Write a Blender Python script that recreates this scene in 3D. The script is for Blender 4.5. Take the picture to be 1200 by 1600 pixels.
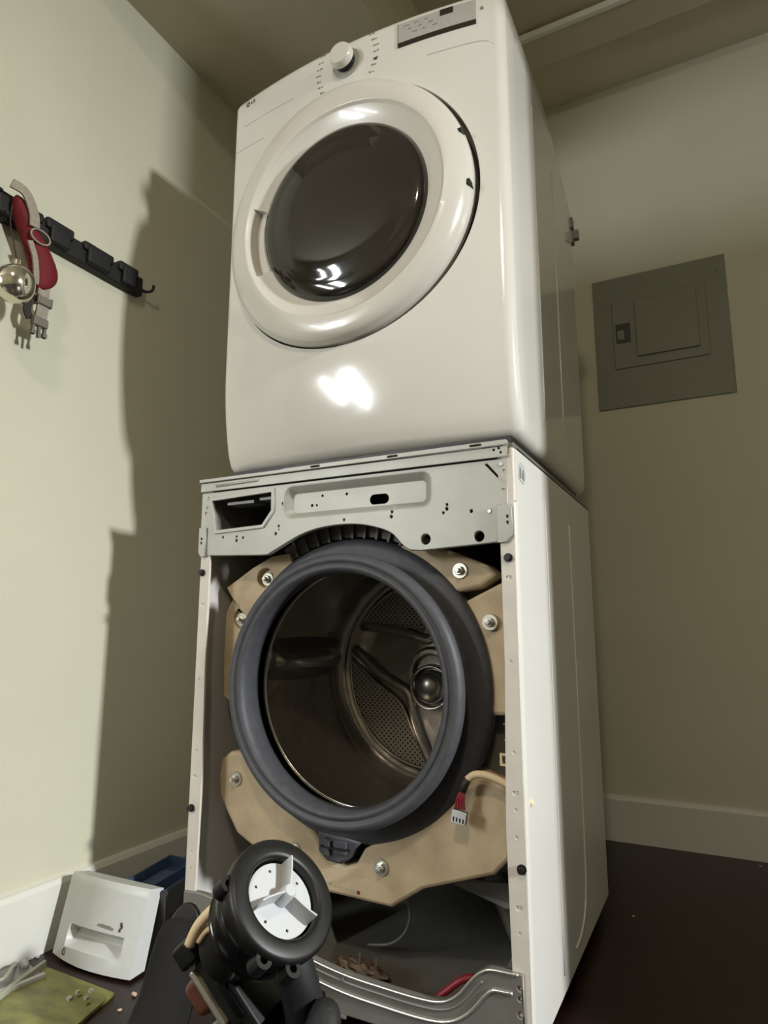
import bpy, bmesh, math, random
from mathutils import Vector, Matrix, Euler
random.seed(7)
PI = math.pi
SC = bpy.context.scene
COL = SC.collection
for o in list(bpy.data.objects):
    bpy.data.objects.remove(o)

# ------------------------------------------------------------------ camera
cam_d = bpy.data.cameras.new('camera')
cam = bpy.data.objects.new('camera', cam_d)
COL.objects.link(cam)
SC.camera = cam
fwd = Vector((-0.44947226, 0.8764693, 0.17255798))
rgt = Vector((0.889879144, 0.456195684, 0.000779))
upv = Vector((0.07803714, -0.15390604, 0.98499905))
mw = Matrix((rgt, upv, -fwd)).transposed().to_4x4()
mw.translation = Vector((0.63664, -1.05441, 0.65572))
cam.matrix_world = mw
cam_d.sensor_fit = 'VERTICAL'
cam_d.sensor_height = 32.0
cam_d.lens = 1021.0 / 1600.0 * 32.0
cam_d.clip_start = 0.02

# ------------------------------------------------------------------ light
def lin(c):
    r = []
    for v in c[:3]:
        v = v / 255.0
        r.append(v / 12.92 if v <= 0.04045 else ((v + 0.055) / 1.055) ** 2.4)
    return tuple(r)

world = bpy.data.worlds.new('world')
SC.world = world
world.use_nodes = True
world.node_tree.nodes['Background'].inputs[0].default_value = (0.75, 0.85, 1.0, 1)
world.node_tree.nodes['Background'].inputs[1].default_value = 0.6
SC.view_settings.view_transform = 'Standard'
SC.view_settings.look = 'None'
SC.view_settings.gamma = 1.0
SC.view_settings.use_curve_mapping = False
SC.view_settings.exposure = 0.1

def area(name, loc, aim, sx, sy, power, col, spread=180):
    l = bpy.data.lights.new(name, 'AREA')
    l.shape = 'RECTANGLE'
    l.size = sx; l.size_y = sy; l.energy = power; l.color = col
    l.spread = math.radians(spread)
    o = bpy.data.objects.new(name, l)
    COL.objects.link(o)
    o.location = loc
    d = Vector(aim) - Vector(loc)
    o.rotation_euler = d.to_track_quat('-Z', 'Z').to_euler()
    return o

# daylight entering by the small window in the right hand wall of the room
area('window_right_offscreen', (4.49, -0.68, 2.12), (-0.66, -0.12, -0.10), 0.34, 0.26, 41.0, (0.98, 1.0, 0.99), 72)
# daylight entering by the two tall panes in the wall behind the photographer
area('window_rear_wide_pane_offscreen', (-1.62, -3.46, 1.55), (0.0, 0.0, 1.2), 0.20, 1.3, 48.0, (0.95, 0.98, 1.0))
area('window_rear_narrow_pane_offscreen', (-2.06, -3.46, 1.55), (0.0, 0.0, 1.2), 0.10, 1.3, 24.0, (0.95, 0.98, 1.0))

# ------------------------------------------------------------------ materials
def mat(name, rgb, rough=0.5, metal=0.0, var=0.0, vscale=30.0, bump=0.0, bscale=200.0,
        spec=0.5, coat=0.0, rgb2=None, trans=0.0, stretch=None):
    m = bpy.data.materials.new(name)
    m.use_nodes = True
    nt = m.node_tree
    b = nt.nodes['Principled BSDF']
    c = lin(rgb)
    b.inputs['Base Color'].default_value = (*c, 1)
    b.inputs['Roughness'].default_value = rough
    b.inputs['Metallic'].default_value = metal
    b.inputs['Specular IOR Level'].default_value = spec
    if coat:
        b.inputs['Coat Weight'].default_value = coat
        b.inputs['Coat Roughness'].default_value = 0.08
    if trans:
        b.inputs['Transmission Weight'].default_value = trans
    tc = nt.nodes.new('ShaderNodeTexCoord')
    src = tc.outputs['Object']
    if stretch:
        mp = nt.nodes.new('ShaderNodeMapping')
        mp.inputs['Scale'].default_value = stretch
        nt.links.new(src, mp.inputs['Vector'])
        src = mp.outputs['Vector']
    if var or rgb2:
        n = nt.nodes.new('ShaderNodeTexNoise')
        n.inputs['Scale'].default_value = vscale
        n.inputs['Detail'].default_value = 6
        nt.links.new(src, n.inputs['Vector'])
        r = nt.nodes.new('ShaderNodeValToRGB')
        r.color_ramp.elements[0].position = 0.32
        r.color_ramp.elements[1].position = 0.68
        if rgb2:
            r.color_ramp.elements[0].color = (*lin(rgb2), 1)
            r.color_ramp.elements[1].color = (*c, 1)
        else:
            r.color_ramp.elements[0].color = (*[v * (1 - var) for v in c], 1)
            r.color_ramp.elements[1].color = (*[min(1, v * (1 + var)) for v in c], 1)
        nt.links.new(n.outputs['Fac'], r.inputs['Fac'])
        nt.links.new(r.outputs['Color'], b.inputs['Base Color'])
    if bump:
        n2 = nt.nodes.new('ShaderNodeTexNoise')
        n2.inputs['Scale'].default_value = bscale
        n2.inputs['Detail'].default_value = 4
        nt.links.new(src, n2.inputs['Vector'])
        bp = nt.nodes.new('ShaderNodeBump')
        bp.inputs['Strength'].default_value = bump
        bp.inputs['Distance'].default_value = 0.002
        nt.links.new(n2.outputs['Fac'], bp.inputs['Height'])
        nt.links.new(bp.outputs['Normal'], b.inputs['Normal'])
    return m

M = {}
M['wall'] = mat('wall_paint', (199, 198, 178), 0.85, var=0.03, vscale=3, bump=0.15, bscale=140)
M['ceil'] = mat('ceiling_paint', (204, 196, 174), 0.9, var=0.03, vscale=4, bump=0.2, bscale=160)
M['trim'] = mat('trim_paint', (212, 212, 205), 0.5)
M['strip'] = mat('strip_paint', (235, 235, 225), 0.5)
M['floor'] = mat('dark_floor', (30, 14, 11), 0.38, var=0.35, vscale=9, bump=0.12, bscale=60, stretch=(1, 6, 1))
M['enamel'] = mat('white_enamel', (216, 214, 206), 0.14, coat=0.3, var=0.012, vscale=5)
M['side'] = mat('white_side_paint', (212, 210, 204), 0.32, var=0.015, vscale=6)
M['plastic_w'] = mat('white_plastic', (210, 207, 197), 0.25, coat=0.2)
M['plastic_g'] = mat('grey_plastic', (150, 148, 136), 0.4)
M['print'] = mat('grey_print', (128, 126, 116), 0.6)
M['printdark'] = mat('dark_print', (58, 54, 52), 0.6)
M['glassdoor'] = mat('smoked_door_glass', (34, 30, 27), 0.04, coat=0.6)
M['display'] = mat('display_panel', (168, 168, 162), 0.35, var=0.05, vscale=120)
M['led'] = mat('display_window', (42, 36, 30), 0.2)
M['galv'] = mat('galvanised_sheet', (168, 168, 160), 0.48, metal=0.35, var=0.06, vscale=14, bump=0.05, bscale=90)
M['flange'] = mat('cream_flange_paint', (212, 206, 196), 0.45, var=0.05, vscale=25)
M['greymetal'] = mat('grey_painted_sheet', (126, 124, 118), 0.42, metal=0.3, var=0.08, vscale=20)
M['brightmetal'] = mat('bright_metal', (215, 214, 208), 0.25, metal=0.9)
M['innermetal'] = M['greymetal']
M['rubber'] = mat('grey_rubber', (70, 71, 76), 0.55, var=0.12, vscale=60, bump=0.15, bscale=400)
M['rubberdark'] = mat('black_rubber', (30, 30, 33), 0.5, var=0.15, vscale=40)
M['concrete'] = mat('beige_concrete', (206, 188, 156), 0.8, rgb2=(180, 160, 130), vscale=16, bump=0.25, bscale=240)
M['tub'] = mat('dark_tub_plastic', (96, 94, 88), 0.55, var=0.1, vscale=30)
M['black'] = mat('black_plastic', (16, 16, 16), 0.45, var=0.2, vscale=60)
M['blackgloss'] = mat('black_gloss_plastic', (14, 14, 15), 0.18)
M['white'] = mat('white_nylon', (188, 191, 194), 0.4)
M['coil'] = mat('brown_coil_tape', (104, 62, 46), 0.5, var=0.25, vscale=90)
M['steel'] = mat('laminated_steel', (196, 194, 180), 0.35, metal=0.7)
M['beige'] = mat('beige_sleeve', (224, 202, 164), 0.55)
M['redwire'] = mat('red_wire', (140, 34, 50), 0.45)
M['tape'] = mat('dark_tape', (52, 44, 38), 0.6)
M['panelgrey'] = mat('panel_grey_paint', (118, 121, 108), 0.5, var=0.03, vscale=12)
M['paneldark'] = mat('panel_latch_dark', (38, 38, 36), 0.5)
M['rack'] = mat('black_rack', (13, 12, 14), 0.6, var=0.2, vscale=30)
M['redcloth'] = mat('red_cloth', (104, 5, 20), 0.75, var=0.15, vscale=50, bump=0.3, bscale=300)
M['greycloth'] = mat('grey_webbing', (150, 142, 128), 0.8, var=0.12, vscale=120, bump=0.3, bscale=500)
M['darkcloth'] = mat('dark_strap', (52, 44, 40), 0.8)
M['buckle'] = mat('grey_buckle', (112, 108, 96), 0.5)
M['silver'] = mat('silver_bauble', (220, 216, 200), 0.12, metal=0.95, bump=0.25, bscale=28)
M['drawer'] = mat('silver_grey_plastic', (196, 198, 196), 0.4, var=0.02, vscale=60)
M['blue'] = mat('dark_blue_plastic', (58, 76, 104), 0.35, var=0.1, vscale=20)
M['traydark'] = mat('dark_tray_plastic', (58, 57, 56), 0.45)
M['green'] = mat('mottled_green', (142, 140, 78), 0.4, rgb2=(96, 100, 50), vscale=14, bump=0.3, bscale=50, stretch=(1, 2.5, 1))
M['palerim'] = mat('pale_rim', (165, 165, 150), 0.45)
M['clear'] = mat('cloudy_plastic', (150, 152, 150), 0.3, rgb2=(96, 98, 98), vscale=26)
M['trouser'] = mat('dark_trousers', (11, 9, 8), 0.9, var=0.2, vscale=30, bump=0.5, bscale=60)
M['glove'] = mat('black_glove', (17, 18, 21), 0.7, var=0.2, vscale=60, bump=0.4, bscale=260)
M['skin'] = mat('skin', (176, 130, 104), 0.55)
M['hair'] = mat('dark_hair', (36, 28, 22), 0.7)
M['lint'] = mat('brown_lint', (92, 74, 52), 0.95, rgb2=(52, 40, 30), vscale=90)
M['scrap'] = mat('pale_scrap', (196, 170, 150), 0.7)
M['lamp'] = None

def drum_mat():
    m = mat('stainless', (176, 172, 166), 0.26, metal=0.88, var=0.06, vscale=7)
    nt = m.node_tree; b = nt.nodes['Principled BSDF']
    n = nt.nodes.new('ShaderNodeTexVoronoi'); n.inputs['Scale'].default_value = 26
    tc = nt.nodes.new('ShaderNodeTexCoord')
    nt.links.new(tc.outputs['Object'], n.inputs['Vector'])
    bp = nt.nodes.new('ShaderNodeBump'); bp.inputs['Strength'].default_value = 0.35
    bp.inputs['Distance'].default_value = 0.004
    nt.links.new(n.outputs['Distance'], bp.inputs['Height'])
    nt.links.new(bp.outputs['Normal'], b.inputs['Normal'])
    return m
M['drum'] = drum_mat()
M['drumlift'] = M['drum']
M['hub'] = mat('hub_metal', (120, 118, 110), 0.25, metal=0.8)

def perf_mat():
    m = mat('perforated_sheet', (176, 172, 166), 0.5, metal=0.5)
    nt = m.node_tree; b = nt.nodes['Principled BSDF']
    tc = nt.nodes.new('ShaderNodeTexCoord')
    sx = nt.nodes.new('ShaderNodeSeparateXYZ'); nt.links.new(tc.outputs['Object'], sx.inputs[0])
    def mth(op, a, bv=None):
        n = nt.nodes.new('ShaderNodeMath'); n.operation = op
        if hasattr(a, 'links'): nt.links.new(a, n.inputs[0])
        else: n.inputs[0].default_value = a
        if bv is not None:
            if hasattr(bv, 'links'): nt.links.new(bv, n.inputs[1])
            else: n.inputs[1].default_value = bv
        return n.outputs[0]
    u = mth('MULTIPLY', sx.outputs['X'], 78.0)
    v = mth('MULTIPLY', sx.outputs['Z'], 78.0)
    a = mth('ADD', u, v); c = mth('SUBTRACT', u, v)
    fa = mth('SUBTRACT', mth('FRACT', a), 0.5); fc = mth('SUBTRACT', mth('FRACT', c), 0.5)
    d = mth('ADD', mth('MULTIPLY', fa, fa), mth('MULTIPLY', fc, fc))
    hole = mth('LESS_THAN', d, 0.06)
    mix = nt.nodes.new('ShaderNodeMix'); mix.data_type = 'RGBA'
    nt.links.new(hole, mix.inputs[0])
    mix.inputs[6].default_value = (*lin((176, 172, 166)), 1)
    mix.inputs[7].default_value = (*lin((14, 12, 10)), 1)
    nt.links.new(mix.outputs[2], b.inputs['Base Color'])
    return m
M['perf'] = perf_mat()

def emis(name, rgb, s):
    m = bpy.data.materials.new(name); m.use_nodes = True
    b = m.node_tree.nodes['Principled BSDF']
    b.inputs['Base Color'].default_value = (*rgb, 1)
    b.inputs['Emission Color'].default_value = (*rgb, 1)
    b.inputs['Emission Strength'].default_value = s
    return m
M['lamp'] = emis('lamp_glow', (1.0, 0.84, 0.66), 150.0)

# ------------------------------------------------------------------ mesh helpers
def link(name, me, material, parent=None, smooth=False):
    o = bpy.data.objects.new(name, me)
    COL.objects.link(o)
    if material is not None:
        me.materials.append(material)
    if parent is not None:
        o.parent = parent
    if smooth:
        for p in me.polygons:
            p.use_smooth = True
    return o

def obj(name, bm, material, parent=None, smooth=False, bevel=0.0, seg=2, auto=None, off=None):
    bmesh.ops.recalc_face_normals(bm, faces=bm.faces[:])
    if off is not None:
        bmesh.ops.translate(bm, verts=bm.verts[:], vec=off)
    me = bpy.data.meshes.new(name)
    bm.to_mesh(me); bm.free()
    o = link(name, me, material, parent, smooth)
    if bevel:
        md = o.modifiers.new('bevel', 'BEVEL')
        md.width = bevel; md.segments = seg; md.limit_method = 'ANGLE'; md.angle_limit = math.radians(40)
        for p in me.polygons:
            p.use_smooth = True
        w = o.modifiers.new('wn', 'WEIGHTED_NORMAL'); w.keep_sharp = True
    elif smooth and auto:
        bm2 = bmesh.new(); bm2.from_mesh(me)
        for e in bm2.edges:
            if len(e.link_faces) == 2 and e.calc_face_angle(0) > math.radians(auto):
                e.smooth = False
        bm2.to_mesh(me); bm2.free()
    return o

def box(bm, x0, x1, y0, y1, z0, z1):
    v = [bm.verts.new(p) for p in ((x0, y0, z0), (x1, y0, z0), (x1, y1, z0), (x0, y1, z0),
                                   (x0, y0, z1), (x1, y0, z1), (x1, y1, z1), (x0, y1, z1))]
    for f in ((3, 2, 1, 0), (4, 5, 6, 7), (0, 1, 5, 4), (1, 2, 6, 5), (2, 3, 7, 6), (3, 0, 4, 7)):
        bm.faces.new([v[i] for i in f])
    return v

def frame_of(d):
    d = Vector(d).normalized()
    a = Vector((0, 0, 1)) if abs(d.z) < 0.9 else Vector((1, 0, 0))
    x = d.cross(a).normalized()
    return x, d.cross(x).normalized()

def cyl(bm, p0, p1, r0, r1=None, n=16, cap=True):
    r1 = r0 if r1 is None else r1
    p0 = Vector(p0); p1 = Vector(p1)
    x, y = frame_of(p1 - p0)
    A = [bm.verts.new(p0 + (x * math.cos(2 * PI * i / n) + y * math.sin(2 * PI * i / n)) * r0) for i in range(n)]
    B = [bm.verts.new(p1 + (x * math.cos(2 * PI * i / n) + y * math.sin(2 * PI * i / n)) * r1) for i in range(n)]
    for i in range(n):
        j = (i + 1) % n
        bm.faces.new((A[i], A[j], B[j], B[i]))
    if cap:
        bm.faces.new(A[::-1]); bm.faces.new(B)

def catmull(pts, sub=6, closed=False):
    pts = [Vector(p) for p in pts]
    n = len(pts); out = []
    rng = range(n if closed else n - 1)
    for i in rng:
        if closed:
            p0, p1, p2, p3 = pts[i - 1], pts[i], pts[(i + 1) % n], pts[(i + 2) % n]
        else:
            p0 = pts[max(i - 1, 0)]; p1 = pts[i]; p2 = pts[i + 1]; p3 = pts[min(i + 2, n - 1)]
        for k in range(sub):
            t = k / sub
            out.append(0.5 * ((2 * p1) + (p2 - p0) * t + (2 * p0 - 5 * p1 + 4 * p2 - p3) * t * t + (3 * p1 - p0 - 3 * p2 + p3) * t ** 3))
    if not closed:
        out.append(pts[-1])
    return out

def tube(bm, pts, r, n=8, closed=False):
    pts = [Vector(p) for p in pts]
    m = len(pts)
    rs = r if isinstance(r, (list, tuple)) else [r] * m
    rings = []
    px = None
    for i, p in enumerate(pts):
        if closed:
            d = pts[(i + 1) % m] - pts[i - 1]
        else:
            d = pts[min(i + 1, m - 1)] - pts[max(i - 1, 0)]
        d.normalize()
        if px is None:
            x, y = frame_of(d)
        else:
            x = (px - d * px.dot(d)).normalized(); y = d.cross(x).normalized()
        px = x
        rings.append([bm.verts.new(p + (x * math.cos(2 * PI * k / n) + y * math.sin(2 * PI * k / n)) * rs[i]) for k in range(n)])
    last = m if closed else m - 1
    for i in range(last):
        a = rings[i]; b = rings[(i + 1) % m]
        for k in range(n):
            l = (k + 1) % n
            bm.faces.new((a[k], a[l], b[l], b[k]))
    if not closed:
        bm.faces.new(rings[0][::-1]); bm.faces.new(rings[-1])

def lathe(bm, prof, cx, cz, n=96, closed=False, a0=0.0, a1=2 * PI, fn=None):
    """profile of (radius, y) turned about the y axis through (cx, cz); angle 0 = +x, pi/2 = +z"""
    full = abs(a1 - a0 - 2 * PI) < 1e-6
    cnt = n if full else n + 1
    rings = []
    for i in range(cnt):
        a = a0 + (a1 - a0) * i / n
        ring = []
        for r, y in prof:
            if r < 1e-6 and rings:
                ring.append(rings[0][len(ring)]); continue
            x = cx + r * math.cos(a); z = cz + r * math.sin(a)
            if fn: y = fn(a, r, y, x, z)
            ring.append(bm.verts.new((x, y, z)))
        rings.append(ring)
    m = len(prof)
    for i in range(n if full else n):
        A = rings[i]; B = rings[(i + 1) % cnt]
        for k in range(m if closed else m - 1):
            l = (k + 1) % m
            vs = []
            for v in (A[k], B[k], B[l], A[l]):
                if v not in vs: vs.append(v)
            if len(vs) >= 3:
                try: bm.faces.new(vs)
                except ValueError: pass

def circ(cx, cz, r, n=20):
    return [(cx + r * math.cos(2 * PI * i / n), cz + r * math.sin(2 * PI * i / n)) for i in range(n)]

def rrect(x0, x1, z0, z1, r, n=5):
    out = []
    for (cx, cz, a0) in ((x1 - r, z1 - r, 0), (x0 + r, z1 - r, PI / 2), (x0 + r, z0 + r, PI), (x1 - r, z0 + r, 1.5 * PI)):
        for k in range(n + 1):
            a = a0 + PI / 2 * k / n
            out.append((cx + r * math.cos(a), cz + r * math.sin(a)))
    return out

def plate(name, loops, y_front, thick, material, parent=None, bevel=0.0):
    """flat sheet standing in the x-z plane, its front at y_front; first loop is the outline, the rest are holes"""
    cu = bpy.data.curves.new(name, 'CURVE')
    cu.dimensions = '2D'; cu.fill_mode = 'BOTH'
    cu.extrude = thick / 2 - bevel; cu.bevel_depth = bevel; cu.bevel_resolution = 1
    if bevel: cu.offset = -bevel
    for lp in loops:
        s = cu.splines.new('POLY')
        s.points.add(len(lp) - 1)
        for i, (u, v) in enumerate(lp):
            s.points[i].co = (u, v, 0, 1)
        s.use_cyclic_u = True
    t = bpy.data.objects.new('tmp', cu)
    COL.objects.link(t)
    dg = bpy.context.evaluated_depsgraph_get(); dg.update()
    me = bpy.data.meshes.new_from_object(t.evaluated_get(dg))
    bpy.data.objects.remove(t); bpy.data.curves.remove(cu)
    for v in me.vertices:
        x, y, z = v.co
        v.co = (x, y_front + thick / 2 - z, y)
    me.materials.clear()
    me.name = name
    return link(name, me, material, parent)

def text_mesh(name, s, size, material, parent, matrix, depth=0.0004):
    cu = bpy.data.curves.new(name, 'FONT')
    cu.body = s; cu.size = size; cu.extrude = depth; cu.align_x = 'LEFT'; cu.resolution_u = 3
    t = bpy.data.objects.new('tmp', cu)
    COL.objects.link(t)
    dg = bpy.context.evaluated_depsgraph_get(); dg.update()
    me = bpy.data.meshes.new_from_object(t.evaluated_get(dg))
    bpy.data.objects.remove(t); bpy.data.curves.remove(cu)
    me.transform(matrix)
    me.materials.clear()
    me.name = name
    return link(name, me, material, parent)

def thing(name, label, cat, loc=(0, 0, 0), rot=None, group=None):
    o = bpy.data.objects.new(name, None)
    COL.objects.link(o)
    o.location = loc; o.empty_display_size = 0.05
    if rot is not None: o.rotation_euler = rot
    tag(o, label, cat, group)
    return o

def tag(o, label, cat, group=None):
    o['label'] = label; o['category'] = cat
    if group: o['group'] = group
    return o

def struct(o):
    o['kind'] = 'structure'
    return o

# ------------------------------------------------------------------ the room
XL, YB, ZC = -0.664, 1.224, 2.635
def wallbox(name, *b, m='wall'):
    bm = bmesh.new(); box(bm, *b)
    return struct(obj(name, bm, M[m]))
wallbox('floor', -3.1, 4.6, -3.6, 1.34, -0.1, 0.0, m='floor')
wallbox('ceiling', -3.1, 4.6, -3.6, 1.34, ZC, ZC + 0.1, m='ceil')
wallbox('wall_left', XL - 0.1, XL, -0.52, YB, 0, ZC)
wallbox('wall_back', XL - 0.1, 1.3, YB, YB + 0.1, 0, ZC)
wallbox('wall_right', 1.2, 1.3, 0.03, YB, 0, ZC)
wallbox('wall_front_left', -3.0, XL - 0.1, -0.52, -0.42, 0, ZC)
wallbox('wall_front_right', 1.3, 4.5, 0.03, 0.13, 0, ZC)
wallbox('wall_far_left', -3.1, -3.0, -3.6, -0.42, 0, ZC)
def wall_with_holes(name, loops, y, thick, rotate=False):
    o = plate(name, loops, y, thick, M['wall'])
    if rotate:   # build in x-z, turn to the y-z plane: x -> y, y -> -x
        for v in o.data.vertices:
            a, b, c = v.co
            v.co = (-b, a, c)
    return struct(o)
W1 = (-0.87, -0.49, 1.96, 2.28)
wall_with_holes('wall_far_right', [[(-3.6, 0), (0.13, 0), (0.13, ZC), (-3.6, ZC)],
                                   [(W1[0], W1[2]), (W1[1], W1[2]), (W1[1], W1[3]), (W1[0], W1[3])]], -4.6, 0.1, True)
W2 = (-2.18, -1.46, 0.86, 2.24)
wall_with_holes('wall_rear', [[(-3.0, 0), (4.5, 0), (4.5, ZC), (-3.0, ZC)]] +
                [[(w[0], w[2]), (w[1], w[2]), (w[1], w[3]), (w[0], w[3])] for w in (W2,)], -3.6, 0.1)
def win(name, w, bars, rotate=False):
    t = struct(bpy.data.objects.new(name, None)); COL.objects.link(t)
    bm = bmesh.new()
    for (a, b, c, d) in ((w[0], w[0] + .03, w[2], w[3]), (w[1] - .03, w[1], w[2], w[3]), (w[0], w[1], w[2], w[2] + .03), (w[0], w[1], w[3] - .03, w[3])):
        box(bm, a, b, -.035, .02, c, d)
    for (a, b) in bars: box(bm, a, b, -.03, .015, w[2], w[3])
    o = obj('window_frame', bm, M['trim'], t)
    if rotate:
        t.rotation_euler = (0, 0, PI / 2); t.location = (4.55, 0, 0)
    else:
        t.location = (0, -3.55, 0)
    return t
win('window_1', W1, [], True)
win('window_2', W2, [(-1.98, -1.75)])
bm = bmesh.new(); box(bm, XL, -0.10, -0.52, YB, 2.318, ZC)
struct(obj('ceiling_soffit', bm, M['ceil']))
bm = bmesh.new(); box(bm, 1.2, 1.35, -0.14, 0.03, 1.95, ZC)  # unseen beam, added to shade the upper part of the left wall
struct(obj('added_shade_beam', bm, M['ceil']))
bm = bmesh.new(); box(bm, -0.10, 1.2, 0.86, 0.985, 2.607, ZC)
struct(obj('trim_1', bm, M['ceil']))
bm = bmesh.new(); box(bm, -0.10, 1.2, 0.845, 0.86, 2.602, 2.624)
struct(obj('trim_2', bm, M['strip']))
def baseboard(name, x0, x1, y0, y1, axis):
    bm = bmesh.new()
    H = 0.134; T = 0.016
    if axis == 'y':
        prof = [(0, 0), (T, 0), (T, H - .012), (T - .006, H - .003), (0, H)]
        A = [bm.verts.new((x0 + a, y0, b)) for a, b in prof]; B = [bm.verts.new((x0 + a, y1, b)) for a, b in prof]
    else:
        prof = [(0, 0), (-T, 0), (-T, H - .012), (-T + .006, H - .003), (0, H)]
        A = [bm.verts.new((x0, y0 + a, b)) for a, b in prof]; B = [bm.verts.new((x1, y0 + a, b)) for a, b in prof]
    for i in range(5):
        j = (i + 1) % 5
        bm.faces.new((A[i], A[j], B[j], B[i]))
    bm.faces.new(A); bm.faces.new(B[::-1])
    return struct(obj(name, bm, M['trim']))
baseboard('baseboard_left', XL, XL, -0.52, YB, 'y')
baseboard('baseboard_back', XL, 1.2, YB, YB, 'x')

# ceiling lamp of the room behind the photographer
cl = thing('ceiling_lamp_offscreen', 'round warm ceiling lamp with white rim behind the photographer', 'lamp', (0.75, -2.0, ZC))
bm = bmesh.new(); cyl(bm, (0, 0, 0), (0, 0, -.03), .15, .14, 40); obj('lamp_base', bm, M['trim'], cl)
bm = bmesh.new()
for i in range(8):
    pass
pr = [(0.0, -.075), (.06, -.07), (.1, -.055), (.125, -.03)]
rings = []
for r, z in pr:
    rings.append([bm.verts.new((r * math.cos(2 * PI * k / 32), r * math.sin(2 * PI * k / 32), z)) for k in range(32)] if r else [bm.verts.new((0, 0, z))])
for i in range(3):
    a, b = rings[i], rings[i + 1]
    for k in range(32):
        l = (k + 1) % 32
        if len(a) == 1: bm.faces.new((a[0], b[k], b[l]))
        else: bm.faces.new((a[k], a[l], b[l], b[k]))
obj('lamp_shade_offscreen', bm, M['lamp'], cl, True)

# ------------------------------------------------------------------ the washing machine
DC = (0.0, 0.546)     # drum axis: x, z
wm = thing('washing_machine', 'front load washing machine with its front panel taken off, under the dryer', 'washing machine', (0, 0, 0))

def side_profile(s):
    # plan of the side sheet with its rounded front corner
    pts = [(0.318, 0.004)]
    R = 0.016
    for k in range(7):
        a = -PI / 2 + PI / 2 * k / 6
        pts.append((0.343 - R + R * math.cos(a), R + R * math.sin(a)))
    pts += [(0.343, 0.687)]
    out = [(s * a, b) for a, b in pts]
    ins = [(s * (a - 0.0035), b + (0.0035 if i < 6 else 0)) for i, (a, b) in enumerate(pts)]
    ins[0] = (s * 0.318, 0.0075)
    return out, ins
for s in (1, -1):
    out, ins = side_profile(s)
    bm = bmesh.new()
    z0, z1 = 0.03, 0.958
    lo = [[bm.verts.new((x, y, z)) for (x, y) in L] for z in (z0, z1) for L in (out, ins)]
    n = len(out)
    for i in range(n - 1):
        bm.faces.new((lo[0][i], lo[0][i + 1], lo[2][i + 1], lo[2][i]))
        bm.faces.new((lo[1][i + 1], lo[1][i], lo[3][i], lo[3][i + 1]))
        bm.faces.new((lo[2][i], lo[2][i + 1], lo[3][i + 1], lo[3][i]))
        bm.faces.new((lo[0][i + 1], lo[0][i], lo[1][i], lo[1][i + 1]))
    for i in (0, n - 1):
        bm.faces.new((lo[0][i], lo[2][i], lo[3][i], lo[1][i]))
    sp = obj('side_panel', bm, M['side'], wm, True, auto=50)
    if s > 0:
        for path in ([(0.205, .06), (0.205, .9)],
                     [(0.43, .88), (0.432, .5), (0.43, .22), (0.425, .14), (0.405, .095), (0.36, .068), (0.31, .062)]):
            bm = bmesh.new()
            p = catmull([(0.3435, y, z) for y, z in path], 6)
            tube(bm, p, 0.0022, 6)
            obj('embossed_bead', bm, M['side'], sp, True)

# front flanges with their punched holes
def flange(s):
    xo, xi = s * 0.340, s * 0.314
    zs = [0.12, 0.20, 0.235, 0.335, 0.375, 0.40, 0.46, 0.60, 0.735] if s > 0 else [0.19, 0.22, 0.36, 0.41, 0.55, 0.70]
    outl = [(xo, 0.03), (xo, 0.945), (xi, 0.945), (xi + s * .002, 0.60), (xi - s * .004, 0.35), (xi, 0.12), (xi, 0.03)]
    if s < 0: outl = outl[::-1]
    holes = []
    for i, z in enumerate(zs):
        if i % 3 == 2: holes.append(rrect(s * .3275 - .005, s * .3275 + .005, z - .003, z + .003, .002, 2))
        else: holes.append(circ(s * 0.327, z, 0.0026, 10))
    return plate('front_flange', [outl] + holes, -0.001, 0.005, M['flange'], wm, 0.0006)
flR = flange(1); flL = flange(-1)
for (x, z) in ((0.328, 0.768), (0.3335, 0.291), (-0.3335, 0.767), (-0.3315, 0.301)):
    bm = bmesh.new(); cyl(bm, (x, .0, z), (x, -.012, z), .0055, .0045, 14)
    cyl(bm, (x, -.002, z), (x, -.004, z), .0075, .0075, 14)
    obj('clip_peg', bm, M['black'], wm)
bm = bmesh.new(); box(bm, -.34, .34, .683, .687, .03, .958); obj('back_panel', bm, M['greymetal'], wm)
bm = bmesh.new(); box(bm, -.34, .34, .01, .685, .03, .04); obj('base_pan', bm, M['greymetal'], wm)
for fx in (-.29, .29):
    for fy in (.06, .62):
        bm = bmesh.new(); cyl(bm, (fx, fy, 0), (fx, fy, .012), .026, .022, 16); cyl(bm, (fx, fy, .012), (fx, fy, .032), .009, .009, 10)
        obj('foot', bm, M['black'], wm)

# top frame
bm = bmesh.new(); box(bm, -.343, .343, .0, .687, .955, .964); obj('top_frame', bm, M['greymetal'], wm)
rail = plate('top_rail', [[(-.344, .959), (.333, .959), (.333, .9675), (-.12, .9675), (-.135, .966), (-.344, .966)]] +
             [rrect(a, a + .022, .9615, .965, .0015, 2) for a in (-.06, .108, .268)], -.013, .016, M['galv'], wm, .0008)
rb = plate('rail_band', [[(-.343, .9395), (.333, .9395), (.333, .9575), (-.343, .9575)]] + [circ(x, z, .0022, 10) for x, z in ((.31, .9525), (.319, .9545), (.322, .947))], -.008, .005, M['galv'], wm, .0006)
bm = bmesh.new(); tube(bm, [(-.30, -.0085, .949), (-.19, -.0085, .951)], .0028, 8); obj('rail_bead', bm, M['galv'], rb, True)

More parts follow.
